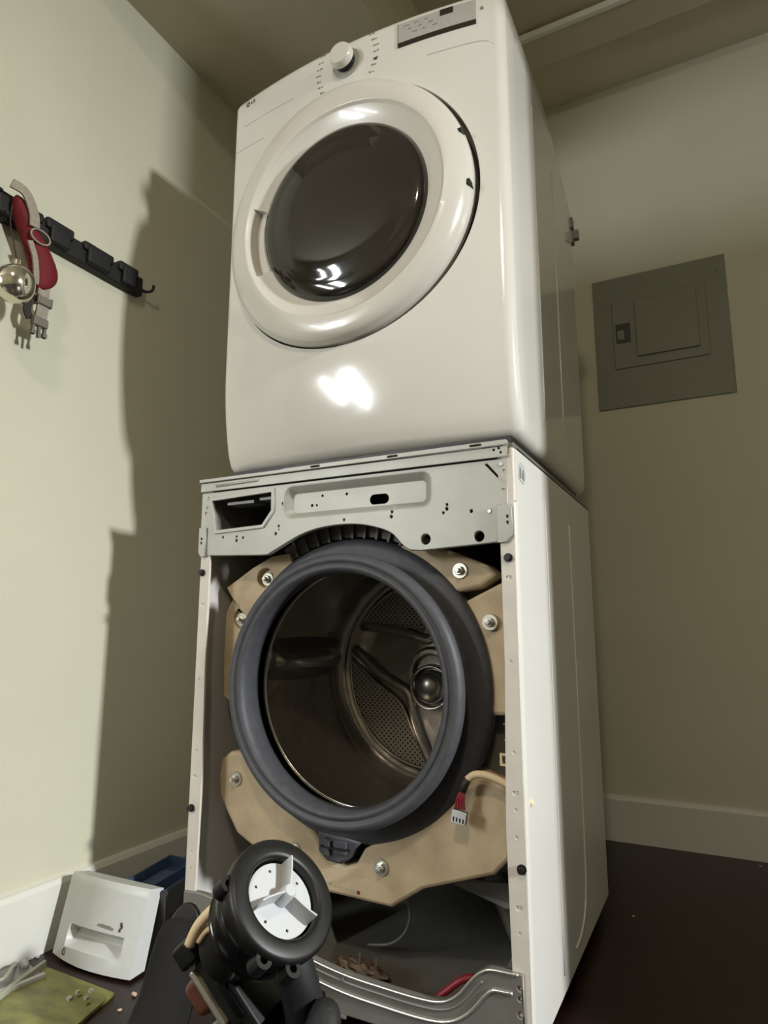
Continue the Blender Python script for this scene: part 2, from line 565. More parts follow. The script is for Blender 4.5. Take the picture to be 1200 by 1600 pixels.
# upper front sheet with the arch over the drum
arch = catmull([(.150, .790, 0), (.135, .800, 0), (.109, .825, 0), (.06, .841, 0), (.014, .846, 0), (-.04, .843, 0), (-.087, .832, 0), (-.135, .811, 0), (-.165, .797, 0)], 4)
outline = [(-.343, .9375), (.331, .9375), (.331, .86), (.331, .796), (.172, .788)] + [(p.x, p.y) for p in arch] + [(-.185, .797), (-.331, .803), (-.331, .82), (-.343, .85)]
disp = [(-.318, .924), (-.152, .929), (-.151, .884), (-.176, .853), (-.300, .849)]
rec = rrect(-.128, .192, .866, .931, .018, 6)
small = [(.012, .8545), (.112, .853), (.1135, .8615), (.1175, .868), (.214, .852), (.2205, .8585), (.221, .866), (.2655, .851), (.3255, .915), (.3235, .882),
         (-.245, .838), (-.245, .830), (-.228, .835), (-.138, .846), (-.139, .853), (-.146, .838), (-.3265, .905), (-.329, .893), (-.281, .839), (-.325, .925), (-.13, .898)]
slot = []
for (u, v) in ((.2920, .9300), (.2955, .9315), (.3255, .8965), (.3220, .8950)):
    slot.append((u, v))
up = plate('front_sheet', [outline, disp, rec] + [circ(x, z, .0024 + .0006 * (i % 2), 10) for i, (x, z) in enumerate(small)] +
           [circ(.1795, .8075, .0095, 20), circ(.2785, .8065, .0092, 20), slot], -.003, .013, M['galv'], wm, .0012)
# long pressed recess with the oval hole
bm = bmesh.new()
outer = rrect(-.129, .193, .865, .932, .019, 6); inner = rrect(-.112, .176, .878, .917, .009, 6)
loops = [(outer, -.0032), (rrect(-.126, .190, .868, .929, .017, 6), -.0030), (rrect(-.115, .179, .876, .9205, .011, 6), .0095), (inner, .0105)]
vr = [[bm.verts.new((u, y, v)) for u, v in L] for L, y in loops]
for a, b in zip(vr[:-1], vr[1:]):
    for i in range(len(a)):
        j = (i + 1) % len(a)
        bm.faces.new((a[i], a[j], b[j], b[i]))
rc = obj('pressed_recess', bm, M['galv'], wm, True, auto=60)
plate('recess_floor', [inner, rrect(.060, .101, .881, .9005, .0095, 6), circ(-.045, .9085, .0028, 8), circ(.01, .907, .003, 8), circ(-.058, .8905, .0026, 8), circ(-.069, .891, .0032, 8)], .0103, .002, M['galv'], rc)
# dispenser opening: bezel and housing
bz_in = [(-.312, .9185), (-.1575, .9235), (-.1568, .886), (-.179, .8585), (-.2965, .8545)]
plate('dispenser_bezel', [[(-.319, .926), (-.150, .931), (-.1495, .883), (-.175, .8515), (-.302, .847)], bz_in], -.0065, .006, M['galv'], wm, .0008)
bm = bmesh.new()
A = [bm.verts.new((x, .008, z)) for x, z in disp]; B = [bm.verts.new((x, .30, z)) for x, z in disp]
for i in range(5):
    j = (i + 1) % 5
    bm.faces.new((A[i], A[j], B[j], B[i]))
bm.faces.new(B)
dh = obj('dispenser_housing', bm, M['innermetal'], wm)
bm = bmesh.new(); box(bm, -.285, -.215, .012, .05, .9095, .9155); box(bm, -.20, -.165, .012, .05, .913, .919); obj('housing_bracket', bm, M['greymetal'], dh)
# folded end tabs of the sheet
for nm, pts, hs in (('end_tab', [(.312, .857), (.331, .859), (.3385, .851), (.3385, .806), (.327, .793), (.312, .793)], [(.3305, .836), (.3303, .826)]),
                    ('end_tab', [(-.3425, .862), (-.3245, .862), (-.3235, .80), (-.336, .80), (-.3425, .81)], [(-.3345, .838), (-.335, .829)])):
    t = plate(nm, [pts] + [circ(x, z, .0026, 10) for x, z in hs], -.0085, .005, M['galv'], wm, .001)
for (x, z) in ((.2985, .848), (.321, .9275)):
    bm = bmesh.new(); cyl(bm, (x, -.003, z), (x, -.0055, z), .0042, .003, 12); obj('rivet', bm, M['brightmetal'], wm)
# bare white lip between the flange and the top, and the torn label
bm = bmesh.new(); box(bm, .331, .3425, -.0005, .02, .862, .957); obj('corner_lip', bm, M['flange'], wm, bevel=.003)
lb = plate('torn_label', [[(.0, .0), (.03, -.004), (.045, .012), (.038, .03), (.018, .034), (.004, .028)]], 0, .0006, M['white'], wm)
for v in lb.data.vertices:
    a, b, c = v.co; v.co = (.3436 + b * -1 * .5, .024 + a, .905 + c)
for q in ([(.004, .004), (.012, .003), (.014, .02), (.006, .022)], [(.018, .006), (.034, .002), (.032, .02), (.026, .022)]):
    t = plate('label_print', [q], 0, .0004, M['print'], lb)
    for v in t.data.vertices:
        a, b, c = v.co; v.co = (.3442 - b, .024 + a, .905 + c)

# lower front sheet
lowc = catmull([(-.338, .150, 0), (-.30, .152, 0), (-.265, .149, 0), (-.225, .137, 0), (-.15, .116, 0), (-.054, .095, 0), (.024, .0835, 0), (.097, .080, 0), (.16, .079, 0),
                (.200, .083, 0), (.226, .098, 0), (.250, .125, 0), (.266, .139, 0), (.285, .146, 0), (.331, .147, 0)], 5)
lc = [(p.x, p.y) for p in lowc]
lf = plate('lower_front_sheet', [lc + [(.333, .02), (-.338, .02)], rrect(-.035, -.012, .024, .046, .003, 2), circ(.325, .127, .0028, 8), circ(.325, .113, .0028, 8), circ(.325, .092, .004, 8)], -.006, .014, M['greymetal'], wm, .002)
def along(d, x0, x1, y):
    pts = []
    for i, p in enumerate(lowc):
        a = lowc[max(i - 1, 0)]; b = lowc[min(i + 1, len(lowc) - 1)]
        t = (b - a).normalized(); nrm = Vector((t.y, -t.x, 0))
        q = p + nrm * d
        if x0 <= q.x <= x1: pts.append((q.x, y, q.y))
    return pts
for d, x0, x1, r, m in ((.002, -.20, .328, .0028, 'brightmetal'), (.0125, -.20, .268, .0022, 'greymetal'), (.029, -.20, .315, .0034, 'brightmetal')):
    bm = bmesh.new(); tube(bm, along(d, x0, x1, -.0065), r, 8); obj('pressed_bead', bm, M[m], lf, True)
bm = bmesh.new(); box(bm, -.036, .03, -.010, -.006, .017, .021); obj('sheet_ledge', bm, M['greymetal'], lf)
bm = bmesh.new(); cyl(bm, (.023, -.004, .0745), (.023, -.010, .0745), .0038, .003, 10); obj('sheet_clip', bm, M['innermetal'], lf)

# tub shell
bm = bmesh.new()
lathe(bm, [(.262, .098), (.30, .092), (.318, .10), (.322, .13), (.322, .55), (.28, .57), (.0, .575)], *DC, n=72)
tub = obj('tub', bm, M['tub'], wm, True, auto=40)
bm = bmesh.new()
lathe(bm, [(.280, .094), (.284, .060), (.314, .056), (.320, .094)], *DC, n=60, a0=math.radians(58), a1=math.radians(122))
obj('tub_collar', bm, M['tub'], tub, True, auto=40)
for k in range(11):
    a = math.radians(63 + 5.4 * k)
    ca, sa = math.cos(a), math.sin(a)
    bm = bmesh.new()
    for sgn in (-1, 1):
        pass
    p = [(r, t) for r, t in ((.280, -.0022), (.314, -.0022), (.314, .0022), (.280, .0022))]
    lo = [bm.verts.new((DC[0] + r * ca - t * sa, .050, DC[1] + r * sa + t * ca)) for r, t in p]
    hi = [bm.verts.new((DC[0] + r * ca - t * sa, .09, DC[1] + r * sa + t * ca)) for r, t in p]
    bm.faces.new(lo); bm.faces.new(hi[::-1])
    for i in range(4):
        j = (i + 1) % 4; bm.faces.new((lo[i], hi[i], hi[j], lo[j]))
    obj('tub_rib', bm, M['tub'], tub)

# counterweights
RW = .272
def arcpts(a0, a1, n=14, r=RW):
    return [(DC[0] + r * math.cos(math.radians(a0 + (a1 - a0) * i / n)), DC[1] + r * math.sin(math.radians(a0 + (a1 - a0) * i / n))) for i in range(n + 1)]
def weight(pts, yf, th=.05, holes=()):
    o = plate('counterweight', [pts] + list(holes), yf, th, M['concrete'], wm, .002 if holes else .007)
    return o
c1 = weight([(-.150, .805), (-.195, .800), (-.243, .778), (-.312, .738), (-.297, .716), (-.252, .672)] + arcpts(153, 121)[0:], .052, holes=[circ(-.210, .756, .0205, 24)])
c2 = weight([(-.300, .712), (-.316, .684), (-.318, .60), (-.314, .512), (-.296, .500)] + arcpts(190, 154), .058, holes=[circ(-.275, .672, .0205, 24)])
c3 = weight(arcpts(70, 38.5) + [(.262, .7235), (.292, .746), (.274, .762), (.235, .779), (.195, .795), (.12, .812)][0:], .050)
c4 = weight(arcpts(34, -8) + [(.275, .506), (.310, .508), (.322, .60), (.322, .712), (.304, .735)], .056)
lowpts = [(-.304, .389), (-.312, .36), (-.310, .318), (-.260, .250), (-.18, .212), (-.06, .177), (.085, .174), (.146, .214), (.272, .256), (.300, .285), (.310, .374), (.285, .400), (.245, .415)]
lowpts += arcpts(-34, -76, 10) + [(.030, .262), (.014, .236), (-.01, .228), (-.038, .231), (-.056, .243), (-.066, .266), (-.085, .283)] + arcpts(-112, -143, 8) + [(-.248, .405), (-.285, .403)]
c5 = weight(lowpts, .050, .06)
bolts = [(-.207, .753, c1), (-.271, .670, c2), (.224, .754, c3), (.277, .663, c4), (.066, .238, c5), (-.119, .240, c5), (-.264, .353, c5)]
for i, (x, z, par) in enumerate(bolts):
    y0 = .05 if i > 1 else .060
    bm = bmesh.new(); lathe(bm, [(.0, y0 - .004), (.0135, y0 - .004), (.0145, y0 - .002), (.0145, y0 + .003)], x, z, 24)
    b = obj('bolt', bm, M['steel'], par, True, auto=40)
    bm = bmesh.new()
    cyl(bm, (x, y0 - .004, z), (x, y0 - .011, z), .0085, .0082, 6)
    cyl(bm, (x, y0 - .011, z), (x, y0 - .019, z), .0048, .0042, 12)
    obj('bolt_head', bm, M['brightmetal'], b, bevel=.0008)
    if i < 2:
        bm = bmesh.new(); lathe(bm, [(.0212, .054 + .006 * i), (.0212, .066), (.0, .066)], x - .0035, z + .0025, 24)
        obj('bolt_recess', bm, M['concrete'], b, True, auto=40)
# cast marking on the lower weight: faint specks
for k in range(7):
    bm = bmesh.new(); x = -.055 + .012 * k; z = .197 - .002 * k + random.uniform(-.003, .003)
    box(bm, x, x + random.uniform(.004, .008), .0492, .0505, z, z + random.uniform(.003, .006)); obj('cast_mark', bm, M['coil'] if k == 6 else M['palerim'], c5)

# door boot (bellows)
bm = bmesh.new()
lathe(bm, [(.209, .002), (.2105, -.006), (.2145, -.0125), (.220, -.0145), (.2235, -.0115), (.226, -.0105), (.2285, -.0135), (.235, -.0155), (.2415, -.012), (.2455, -.004), (.2455, .006),
           (.240, .014), (.226, .020)], *DC, n=112)
lathe(bm, [(.209, .002), (.2085, .018), (.211, .034), (.219, .050), (.231, .066), (.242, .082)], *DC, n=112)
bmesh.ops.remove_doubles(bm, verts=bm.verts[:], dist=1e-6)
boot = obj('door_boot', bm, M['rubber'], wm, True)
bm = bmesh.new()
lathe(bm, [(.2265, .0195), (.222, .028), (.224, .038), (.240, .0425), (.262, .040), (.273, .043), (.2785, .052), (.276, .066), (.2785, .074), (.272, .098)], *DC, n=112)
bel = obj('bellows', bm, M['rubber'], boot, True)
bm = bmesh.new(); ring = [(DC[0] + .2755 * math.cos(2 * PI * i / 96), .0705, DC[1] + .2755 * math.sin(2 * PI * i / 96)) for i in range(96)]
tube(bm, ring, .0028, 6, True); obj('boot_clamp', bm, M['tub'], boot, True)
# drain spout at the bottom of the boot
sp = plate('drain_spout', [[(-.060, .285), (-.058, .250), (-.040, .236), (-.012, .234), (.006, .244), (.016, .262), (.03, .275)]], .036, .05, M['rubber'], wm, .004)
bm = bmesh.new(); box(bm, -.042, -.030, .028, .04, .247, .276); obj('spout_latch', bm, M['rubber'], sp, bevel=.002)
bm = bmesh.new(); box(bm, -.022, .004, .030, .04, .252, .275); obj('spout_latch', bm, M['rubber'], sp, bevel=.002)
bm = bmesh.new(); box(bm, -.048, .008, .026, .034, .261, .2635); obj('spout_clip', bm, M['black'], sp)

# drum
bm = bmesh.new()
lathe(bm, [(.2255, .088), (.228, .082), (.2335, .086), (.2385, .096), (.262, .112), (.266, .13), (.266, .42), (.260, .438), (.247, .446)], *DC, n=96)
drum = obj('drum', bm, M['drum'], wm, True, auto=60)
bm = bmesh.new(); lathe(bm, [(.247, .446), (.243, .4395), (.236, .4395), (.232, .446), (.17, .452), (.062, .445), (.055, .43), (.046, .43), (.04, .445), (.0, .447)], DC[0], DC[1], n=80)
db = obj('drum_back', bm, M['drum'], drum, True, auto=60)
bm = bmesh.new(); ring = [(DC[0] + .2262 * math.cos(2 * PI * i / 96), .0855, DC[1] + .2262 * math.sin(2 * PI * i / 96)) for i in range(96)]
tube(bm, ring, .0026, 8, True); obj('drum_lip', bm, M['brightmetal'], drum, True)
HB = (0.0, .512)
bm = bmesh.new(); lathe(bm, [(.0, .405), (.022, .407), (.034, .414), (.040, .428), (.041, .446)], *HB, n=40); hub = obj('drum_hub', bm, M['hub'], db, True)
bm = bmesh.new(); lathe(bm, [(.043, .446), (.046, .425), (.052, .425), (.055, .446)], *HB, n=40); obj('hub_ring', bm, M['drumlift'], hub, True)
def leaf(rot):
    pts = []
    n = 16
    for i in range(n + 1):         # outer edge along the rim
        a = math.radians(172 + 100 * i / n) + rot
        pts.append((DC[0] + .222 * math.cos(a), DC[1] + .222 * math.sin(a)))
    for i in range(1, n):          # inner edge bowed to the hub
        t = i / n
        a = math.radians(272 - 100 * t) + rot
        r = .222 - .110 * math.sin(PI * t) ** 0.8
        pts.append((DC[0] + r * math.cos(a), DC[1] + r * math.sin(a)))
    return pts
for k in range(3):
    lv = leaf(k * 2 * PI / 3)
    p = plate('perforated_leaf', [lv], .4385, .006, M['perf'], db, .001)
    bm = bmesh.new(); tube(bm, [(u, .4375, v) for u, v in lv], .0035, 6, True); obj('leaf_rim', bm, M['drum'], p, True)
    # raised arm beside the leaf
    bm = bmesh.new(); pts = []
    for i in range(13):
        t = i / 12
        a = math.radians(270 - 104 * t) + k * 2 * PI / 3
        r = .222 - .142 * math.sin(PI * t) ** 0.75
        pts.append((DC[0] + r * math.cos(a), .444, DC[1] + r * math.sin(a)))
    tube(bm, catmull(pts, 2), .013, 8); obj('drum_arm', bm, M['drumlift'], db, True)
for a in (52, 172, 292):
    a = math.radians(a); ca, sa = math.cos(a), math.sin(a)
    bm = bmesh.new(); secs = []
    for j, y in enumerate((.14, .16, .22, .28, .34, .39, .41)):
        f = math.sin(PI * (j + .35) / 6.7) ** .5
        h = .052 * f; w = .05 * (.6 + .4 * f)
        row = []
        for (t, hh) in ((-w, 0), (-w * .55, h * .45), (-w * .25, h * .92), (0, h), (w * .25, h * .92), (w * .55, h * .45), (w, 0)):
            r = math.sqrt(max(.2655 ** 2 - t * t, 0)) - hh
            row.append(bm.verts.new((DC[0] + r * ca - t * sa, y, DC[1] + r * sa + t * ca)))
        secs.append(row)
    for A, B in zip(secs[:-1], secs[1:]):
        for i in range(6): bm.faces.new((A[i], A[i + 1], B[i + 1], B[i]))
    bm.faces.new(secs[0]); bm.faces.new(secs[-1][::-1])
    obj('lifter', bm, M['drumlift'], drum, True)

# things at the bottom of the cabinet: dampers, wires, lint
bm = bmesh.new(); cyl(bm, (.24, .30, .06), (.15, .30, .24), .020, .017, 16); cyl(bm, (.26, .30, .04), (.24, .30, .07), .012, .012, 12); obj('damper', bm, M['innermetal'], wm, True, auto=40)
bm = bmesh.new(); cyl(bm, (-.24, .30, .06), (-.15, .30, .24), .020, .017, 16); cyl(bm, (-.26, .30, .04), (-.24, .30, .07), .012, .012, 12); obj('damper', bm, M['innermetal'], wm, True, auto=40)
bm = bmesh.new()
v = [bm.verts.new(p) for p in ((.12, .20, .185), (.265, .20, .195), (.262, .20, .158), (.245, .20, .150), (.12, .215, .172))]
bm.faces.new(v); g = bmesh.ops.extrude_face_region(bm, geom=bm.faces[:]); bmesh.ops.translate(bm, verts=[e for e in g['geom'] if isinstance(e, bmesh.types.BMVert)], vec=(0, .004, 0))
obj('tub_bracket', bm, M['innermetal'], wm)
bm = bmesh.new(); box(bm, .255, .335, .045, .05, .04, .19)
for vv in bm.verts:
    if vv.co.x < .3 and vv.co.z > .1: vv.co.x = .318
obj('corner_brace', bm, M['innermetal'], wm)
bm = bmesh.new(); box(bm, -.20, -.09, .16, .165, .04, .14)
for vv in bm.verts:
    if vv.co.x > -.12 and vv.co.z > .1: vv.co.x = -.135
obj('corner_brace', bm, M['innermetal'], wm)
bm = bmesh.new(); tube(bm, catmull([(.088, .10, .178), (.088, .115, .158), (.083, .13, .128), (.063, .145, .093), (.028, .155, .066), (-.02, .16, .054)], 6), .0028, 8); w = obj('sensor_wire', bm, M['innermetal'], wm, True)
bm = bmesh.new(); box(bm, .081, .096, .094, .108, .166, .184); obj('wire_plug', bm, M['greymetal'], w, bevel=.002)
bm = bmesh.new(); tube(bm, catmull([(.16, .05, .045), (.185, .06, .066), (.215, .07, .085), (.26, .10, .08)], 5), .006, 10); obj('red_tube', bm, M['redwire'], wm, True)
bm = bmesh.new()
bmesh.ops.create_icosphere(bm, subdivisions=4, radius=1)
for vv in bm.verts:
    c = vv.co
    k = 1 + .25 * math.sin(9 * c.x + 3) * math.sin(11 * c.z) + random.uniform(-.05, .05)
    vv.co = (.028 + c.x * .050 * k, .045 + c.y * .02 * k, .066 + c.z * .014 * k - c.x * .006)
li = obj('lint_clump', bm, M['lint'], wm)
bm = bmesh.new(); tube(bm, [(.058, .04, .066), (.062, .038, .096)], .0022, 6); obj('lint_strand', bm, M['lint'], li)
bm = bmesh.new(); tube(bm, [(.025, .04, .07), (.031, .036, .098)], .0018, 6); obj('lint_strand', bm, M['lint'], li)

# cut sensor lead with its white plug, and the cable clip
bm = bmesh.new(); tube(bm, catmull([(.345, .03, .378), (.321, .026, .399), (.302, .024, .408), (.276, .022, .4165), (.254, .020, .4165), (.240, .020, .407)], 6), .0062, 10)
ld = obj('sensor_lead', bm, M['beige'], wm, True)
bm = bmesh.new(); tube(bm, [(.2415, .020, .409), (.236, .020, .40), (.231, .020, .388)], .0068, 10); obj('lead_tape', bm, M['tape'], ld, True)
for k in range(4):
    bm = bmesh.new(); dx = (k - 1.5) * .0042
    tube(bm, catmull([(.232 + dx * .4, .020, .389), (.228 + dx * .9, .018, .376), (.2265 + dx * 1.2, .019, .360)], 4), .0021, 6); obj('wire', bm, M['redwire'], ld, True)
pw = plate('plug', [[(-.0125, -.009), (.0125, -.009), (.0125, .011), (-.0125, .011)]] + [rrect((k - 1.5) * .0056 - .0014, (k - 1.5) * .0056 + .0014, -.0075, .000, .0008, 2) for k in range(4)], .012, .005, M['white'], ld, .0008)
pm = Matrix.Translation((.2262, 0, .3475)) @ Matrix.Rotation(math.radians(9), 4, 'Y')
pw.data.transform(pm)
bm = bmesh.new(); box(bm, -.012, .012, .0165, .022, -.0085, .0105); o = obj('plug_back', bm, M['tape'], ld); o.data.transform(pm)
cc = plate('cable_clip', [[(.2965, .434), (.3205, .4335), (.3205, .4525), (.2965, .4535)], [(.3005, .4375), (.3165, .437), (.3165, .449), (.3005, .4500)]], .020, .005, M['beige'], wm, .0006)
bm = bmesh.new(); box(bm, .3205, .330, .021, .025, .4395, .4475); obj('clip_tail', bm, M['beige'], cc)
for zz in (.492, .466):
    bm = bmesh.new(); box(bm, .292, .306, .06, .064, zz, zz + .003); box(bm, .298, .3005, .06, .064, zz, zz + .010); obj('wire_tie', bm, M['greymetal'], wm)

# ------------------------------------------------------------------ the dryer
DX = .008; ZB = .9745
dr = thing('clothes_dryer', 'white clothes dryer with round smoked glass door standing on the washing machine', 'dryer', (0, 0, ZB))
OFF = (0, 0, -ZB)
def ys(x):
    return .03 - .034 * (1 - ((x - DX) / .335) ** 2)
HX0, HX1 = -.331, .3445
def ring_at(inset, z=1.5, ybk=.652):
    return [(x, y + (.034 * max(0.0, (1.25 - z) / .26) ** 2.5 * max(0.0, 1 - max(0, y - .05) / .15))) for x, y in ring_flat(inset, ybk)]
def ring_flat(inset, ybk=.652):
    R = .022; pts = []
    x0, x1 = HX0 + inset, HX1 - inset
    n = 24
    yc = ys(x1)
    for k in range(n + 1):
        x = (x0 + R) + (x1 - x0 - 2 * R) * k / n
        pts.append((x, ys(x) + inset))
    yR = pts[-1][1]
    for k in range(1, 7):
        a = -PI / 2 + PI / 2 * k / 6
        pts.append((x1 - R + R * math.cos(a), yR + R + R * math.sin(a)))
    for k in range(1, 13):
        pts.append((x1, yR + R + (ybk - yR - R) * k / 12))
    for k in range(1, 8):
        pts.append((x1 + (x0 - x1) * k / 8, ybk))
    yL = pts[0][1]
    for k in range(13):
        pts.append((x0, ybk + (yL + R - ybk) * k / 12))
    for k in range(1, 6):
        a = PI + PI / 2 * k / 6
        pts.append((x0 + R + R * math.cos(a), yL + R + R * math.sin(a)))
    return pts
def ztop(z, y):
    lim = 1.913 - max(0, y - .36) * .42
    return min(z, lim - (1.913 - z) * .2) if z > 1.6 else z
levels = [(.990, .030), (.9905, .020), (.993, .012), (.999, .005), (1.008, .0015), (1.03, 0), (1.05, 0), (1.08, 0), (1.11, 0), (1.14, 0), (1.17, 0), (1.19, 0), (1.21, 0), (1.23, 0), (1.25, 0), (1.4, 0), (1.6, 0), (1.75, 0), (1.85, 0), (1.896, 0), (1.905, .003), (1.911, .009), (1.913, .018)]
bm = bmesh.new(); vr = []
for z, i in levels:
    vr.append([bm.verts.new((x, y, ztop(z, y))) for x, y in ring_at(i, z)])
for a, b in zip(vr[:-1], vr[1:]):
    for k in range(len(a)):
        l = (k + 1) % len(a); bm.faces.new((a[k], a[l], b[l], b[k]))
bm.faces.new(vr[0][::-1]); bm.faces.new(vr[-1])
body = obj('cabinet', bm, M['enamel'], dr, True, auto=35, off=OFF)
# plinth in the shadow gap on top of the washer
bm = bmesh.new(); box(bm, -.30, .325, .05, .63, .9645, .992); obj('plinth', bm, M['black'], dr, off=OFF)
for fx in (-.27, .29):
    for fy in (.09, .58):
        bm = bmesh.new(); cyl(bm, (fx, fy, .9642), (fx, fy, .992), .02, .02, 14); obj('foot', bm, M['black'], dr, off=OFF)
# seams of the control panel
def on_front(x, d=0): return ys(x) - d
cutters = []      # tools that carve real grooves into the cabinet
for path in ([(-.288, 1.833), (-.22, 1.831), (-.136, 1.829)], [(-.325, 1.774), (-.27, 1.772), (-.224, 1.770)],
             [(.19, 1.7985), (.225, 1.798), (.285, 1.797), (.308, 1.793), (.321, 1.784)]):
    bm = bmesh.new(); tube(bm, [(p.x, on_front(p.x, -.0002), p.z) for p in catmull([(x, 0, z) for x, z in path], 5)], .0016, 6); cutters.append(obj('tool', bm, None, dr, off=OFF))
bm = bmesh.new(); tube(bm, catmull([(.321, on_front(.321) + .0005, 1.784), (.334, .0365, 1.771), (.3405, .044, 1.757)], 5), .0016, 6); cutters.append(obj('tool', bm, None, dr, off=OFF))
# side beads and rear fittings
for path in ([(.235, 1.80), (.235, 1.12), (.225, 1.07)], [(.42, 1.76), (.42, 1.2), (.42, 1.05)]):
    bm = bmesh.new(); tube(bm, [(HX1, y, z) for y, z in path], .0018, 6); obj('side_bead', bm, M['enamel'], dr, True, off=OFF)
bm = bmesh.new()
for z0 in (1.70, 1.745): box(bm, .334, .350, .645, .668, z0, z0 + .03)
box(bm, .345, .362, .655, .672, 1.715, 1.74); obj('rear_bracket', bm, M['greymetal'], dr, off=OFF)
bm = bmesh.new(); box(bm, .330, .3600, .105, .112, 1.845, 1.898); cutters.append(obj('tool', bm, None, dr, off=OFF))

# door
DD = (.006, 1.4915); RO = .289
DO = (-.009, 1.5005)      # the outer rim sits a little up and to the left of the glass
def blend(a, r, y, x, z):
    w = max(0.0, min(1.0, (r - .235) / (RO - .235)))
    return y + (ys(x) - ys(0)) * w * .9
prof = [(.192, -.0135), (.1925, -.0165), (.200, -.0190), (.214, -.0240), (.226, -.0305), (.2310, -.0345), (.2320, -.0353), (.2340, -.0355), (.250, -.0345), (.264, -.0325), (.272, -.0305), (.2775, -.0280), (.2815, -.0250), (.2845, -.0215), (.2862, -.0175), (RO, -.0130), (RO + .0003, -.004), (RO - .002, .012)]
dprof = prof
A0, A1 = math.radians(163), math.radians(206)     # hand hold arc on the hinge-free side
bm = bmesh.new()
inn = [p for p in prof if p[0] <= .2265]; outp = [p for p in prof if p[0] >= .2255]
lathe(bm, outp, *DD, n=128, fn=blend)
lathe(bm, inn, *DD, n=100, a0=A1, a1=A0 + 2 * PI, fn=blend)
for v in bm.verts:
    r = math.hypot(v.co.x - DD[0], v.co.z - DD[1])
    w = max(0.0, min(1.0, (r - .231) / (RO - .231)))
    v.co.x += w * (DO[0] - DD[0]); v.co.z += w * (DO[1] - DD[1])
ring = obj('door_ring', bm, M['plastic_w'], dr, True, auto=33, off=OFF)
bm = bmesh.new()
hp = [(.1925, -.0165), (.198, -.0085), (.2215, -.0085), (.226, -.0305)]
lathe(bm, hp, *DD, n=24, a0=A0, a1=A1)
for a in (A0, A1):
    v = [bm.verts.new((DD[0] + r * math.cos(a), y, DD[1] + r * math.sin(a))) for r, y in hp + [(.214, -.0240), (.200, -.0190)]]
    bm.faces.new(v)
hh = obj('hand_hold', bm, M['plastic_w'], ring, off=OFF)
bm = bmesh.new(); tube(bm, [(DD[0] + .1945 * math.cos(A0 + (A1 - A0) * i / 20), -.0185, DD[1] + .1945 * math.sin(A0 + (A1 - A0) * i / 20)) for i in range(21)], .0014, 6); obj('hand_hold_edge', bm, M['plastic_w'], ring, True, off=OFF)
bm = bmesh.new()
lathe(bm, [(.1925, -.0125), (.1915, -.0195), (.186, -.0265), (.176, -.0310), (.160, -.0335), (.150, -.0350), (.140, -.0385), (.11, -.0425), (.07, -.0450), (.03, -.0462), (0, -.0465)], *DD, n=112)
obj('door_glass', bm, M['glassdoor'], ring, True, off=OFF)
# the door sits in a groove carved into the cabinet, with a dark ring added at its bottom as the gap's shade
bm = bmesh.new(); rows = []
for i in range(128):
    a = 2 * PI * i / 128
    wdt = .0035 + .0075 * max(0, math.cos(a - math.radians(-12))) ** 1.2
    rows.append([bm.verts.new((DO[0] + r * math.cos(a), y, DO[1] + r * math.sin(a))) for r, y in ((RO - .030, -.09), (RO + wdt, -.09), (RO + wdt, .060), (RO - .030, .060))])
for i in range(128):
    A = rows[i]; B = rows[(i + 1) % 128]
    for k in range(4):
        l = (k + 1) % 4; bm.faces.new((A[k], A[l], B[l], B[k]))
cutters.append(obj('tool', bm, None, dr, off=OFF))
for c in cutters:
    md = body.modifiers.new('carve', 'BOOLEAN'); md.operation = 'DIFFERENCE'; md.solver = 'EXACT'; md.object = c
dg = bpy.context.evaluated_depsgraph_get(); dg.update()
carved = bpy.data.meshes.new_from_object(body.evaluated_get(dg))
body.modifiers.clear(); body.data = carved
carved.materials.clear(); carved.materials.append(M['enamel'])
for p in carved.polygons: p.material_index = 0; p.use_smooth = True
bm = bmesh.new(); bm.from_mesh(carved)
for e in bm.edges: e.smooth = not (len(e.link_faces) == 2 and e.calc_face_angle(0) > math.radians(30))
bm.to_mesh(carved); bm.free()
for c in cutters: bpy.data.objects.remove(c)
bm = bmesh.new(); tube(bm, [(DO[0] + (RO - .008) * math.cos(2 * PI * i / 96), .050, DO[1] + (RO - .008) * math.sin(2 * PI * i / 96)) for i in range(96)], .009, 8, True)
obj('gap_shade_ring', bm, M['rubber'], dr, True, off=OFF)
for a, s in ((-5, .006), (18, .004)):
    a = math.radians(a); r = RO - .004
    x = DO[0] + r * math.cos(a); z = DO[1] + r * math.sin(a)
    bm = bmesh.new(); box(bm, x - s, x + .004, ys(x) - .026, ys(x) - .004, z - s * .9, z + s * .9); obj('hinge_notch', bm, M['black'], ring, off=OFF)

# control panel
def curved_patch(bm, x0, x1, z0, z1, d, th=.0015, n=10):
    F = []; Bk = []
    for i in range(n + 1):
        x = x0 + (x1 - x0) * i / n
        F.append([bm.verts.new((x, ys(x) - d, z)) for z in (z0, z1)]); Bk.append([bm.verts.new((x, ys(x) - d + th, z)) for z in (z0, z1)])
    for i in range(n):
        bm.faces.new((F[i][0], F[i + 1][0], F[i + 1][1], F[i][1])); bm.faces.new((Bk[i + 1][0], Bk[i][0], Bk[i][1], Bk[i + 1][1]))
        bm.faces.new((F[i][1], F[i + 1][1], Bk[i + 1][1], Bk[i][1])); bm.faces.new((F[i + 1][0], F[i][0], Bk[i][0], Bk[i + 1][0]))
    for i in (0, n):
        bm.faces.new((F[i][0], F[i][1], Bk[i][1], Bk[i][0]))
bm = bmesh.new(); curved_patch(bm, .129, .291, 1.846, 1.894, .0012); dp = obj('display_panel', bm, M['display'], dr, off=OFF)
bm = bmesh.new(); curved_patch(bm, .128, .291, 1.838, 1.848, .0020, .002); obj('display_strip', bm, M['led'], dp, off=OFF)
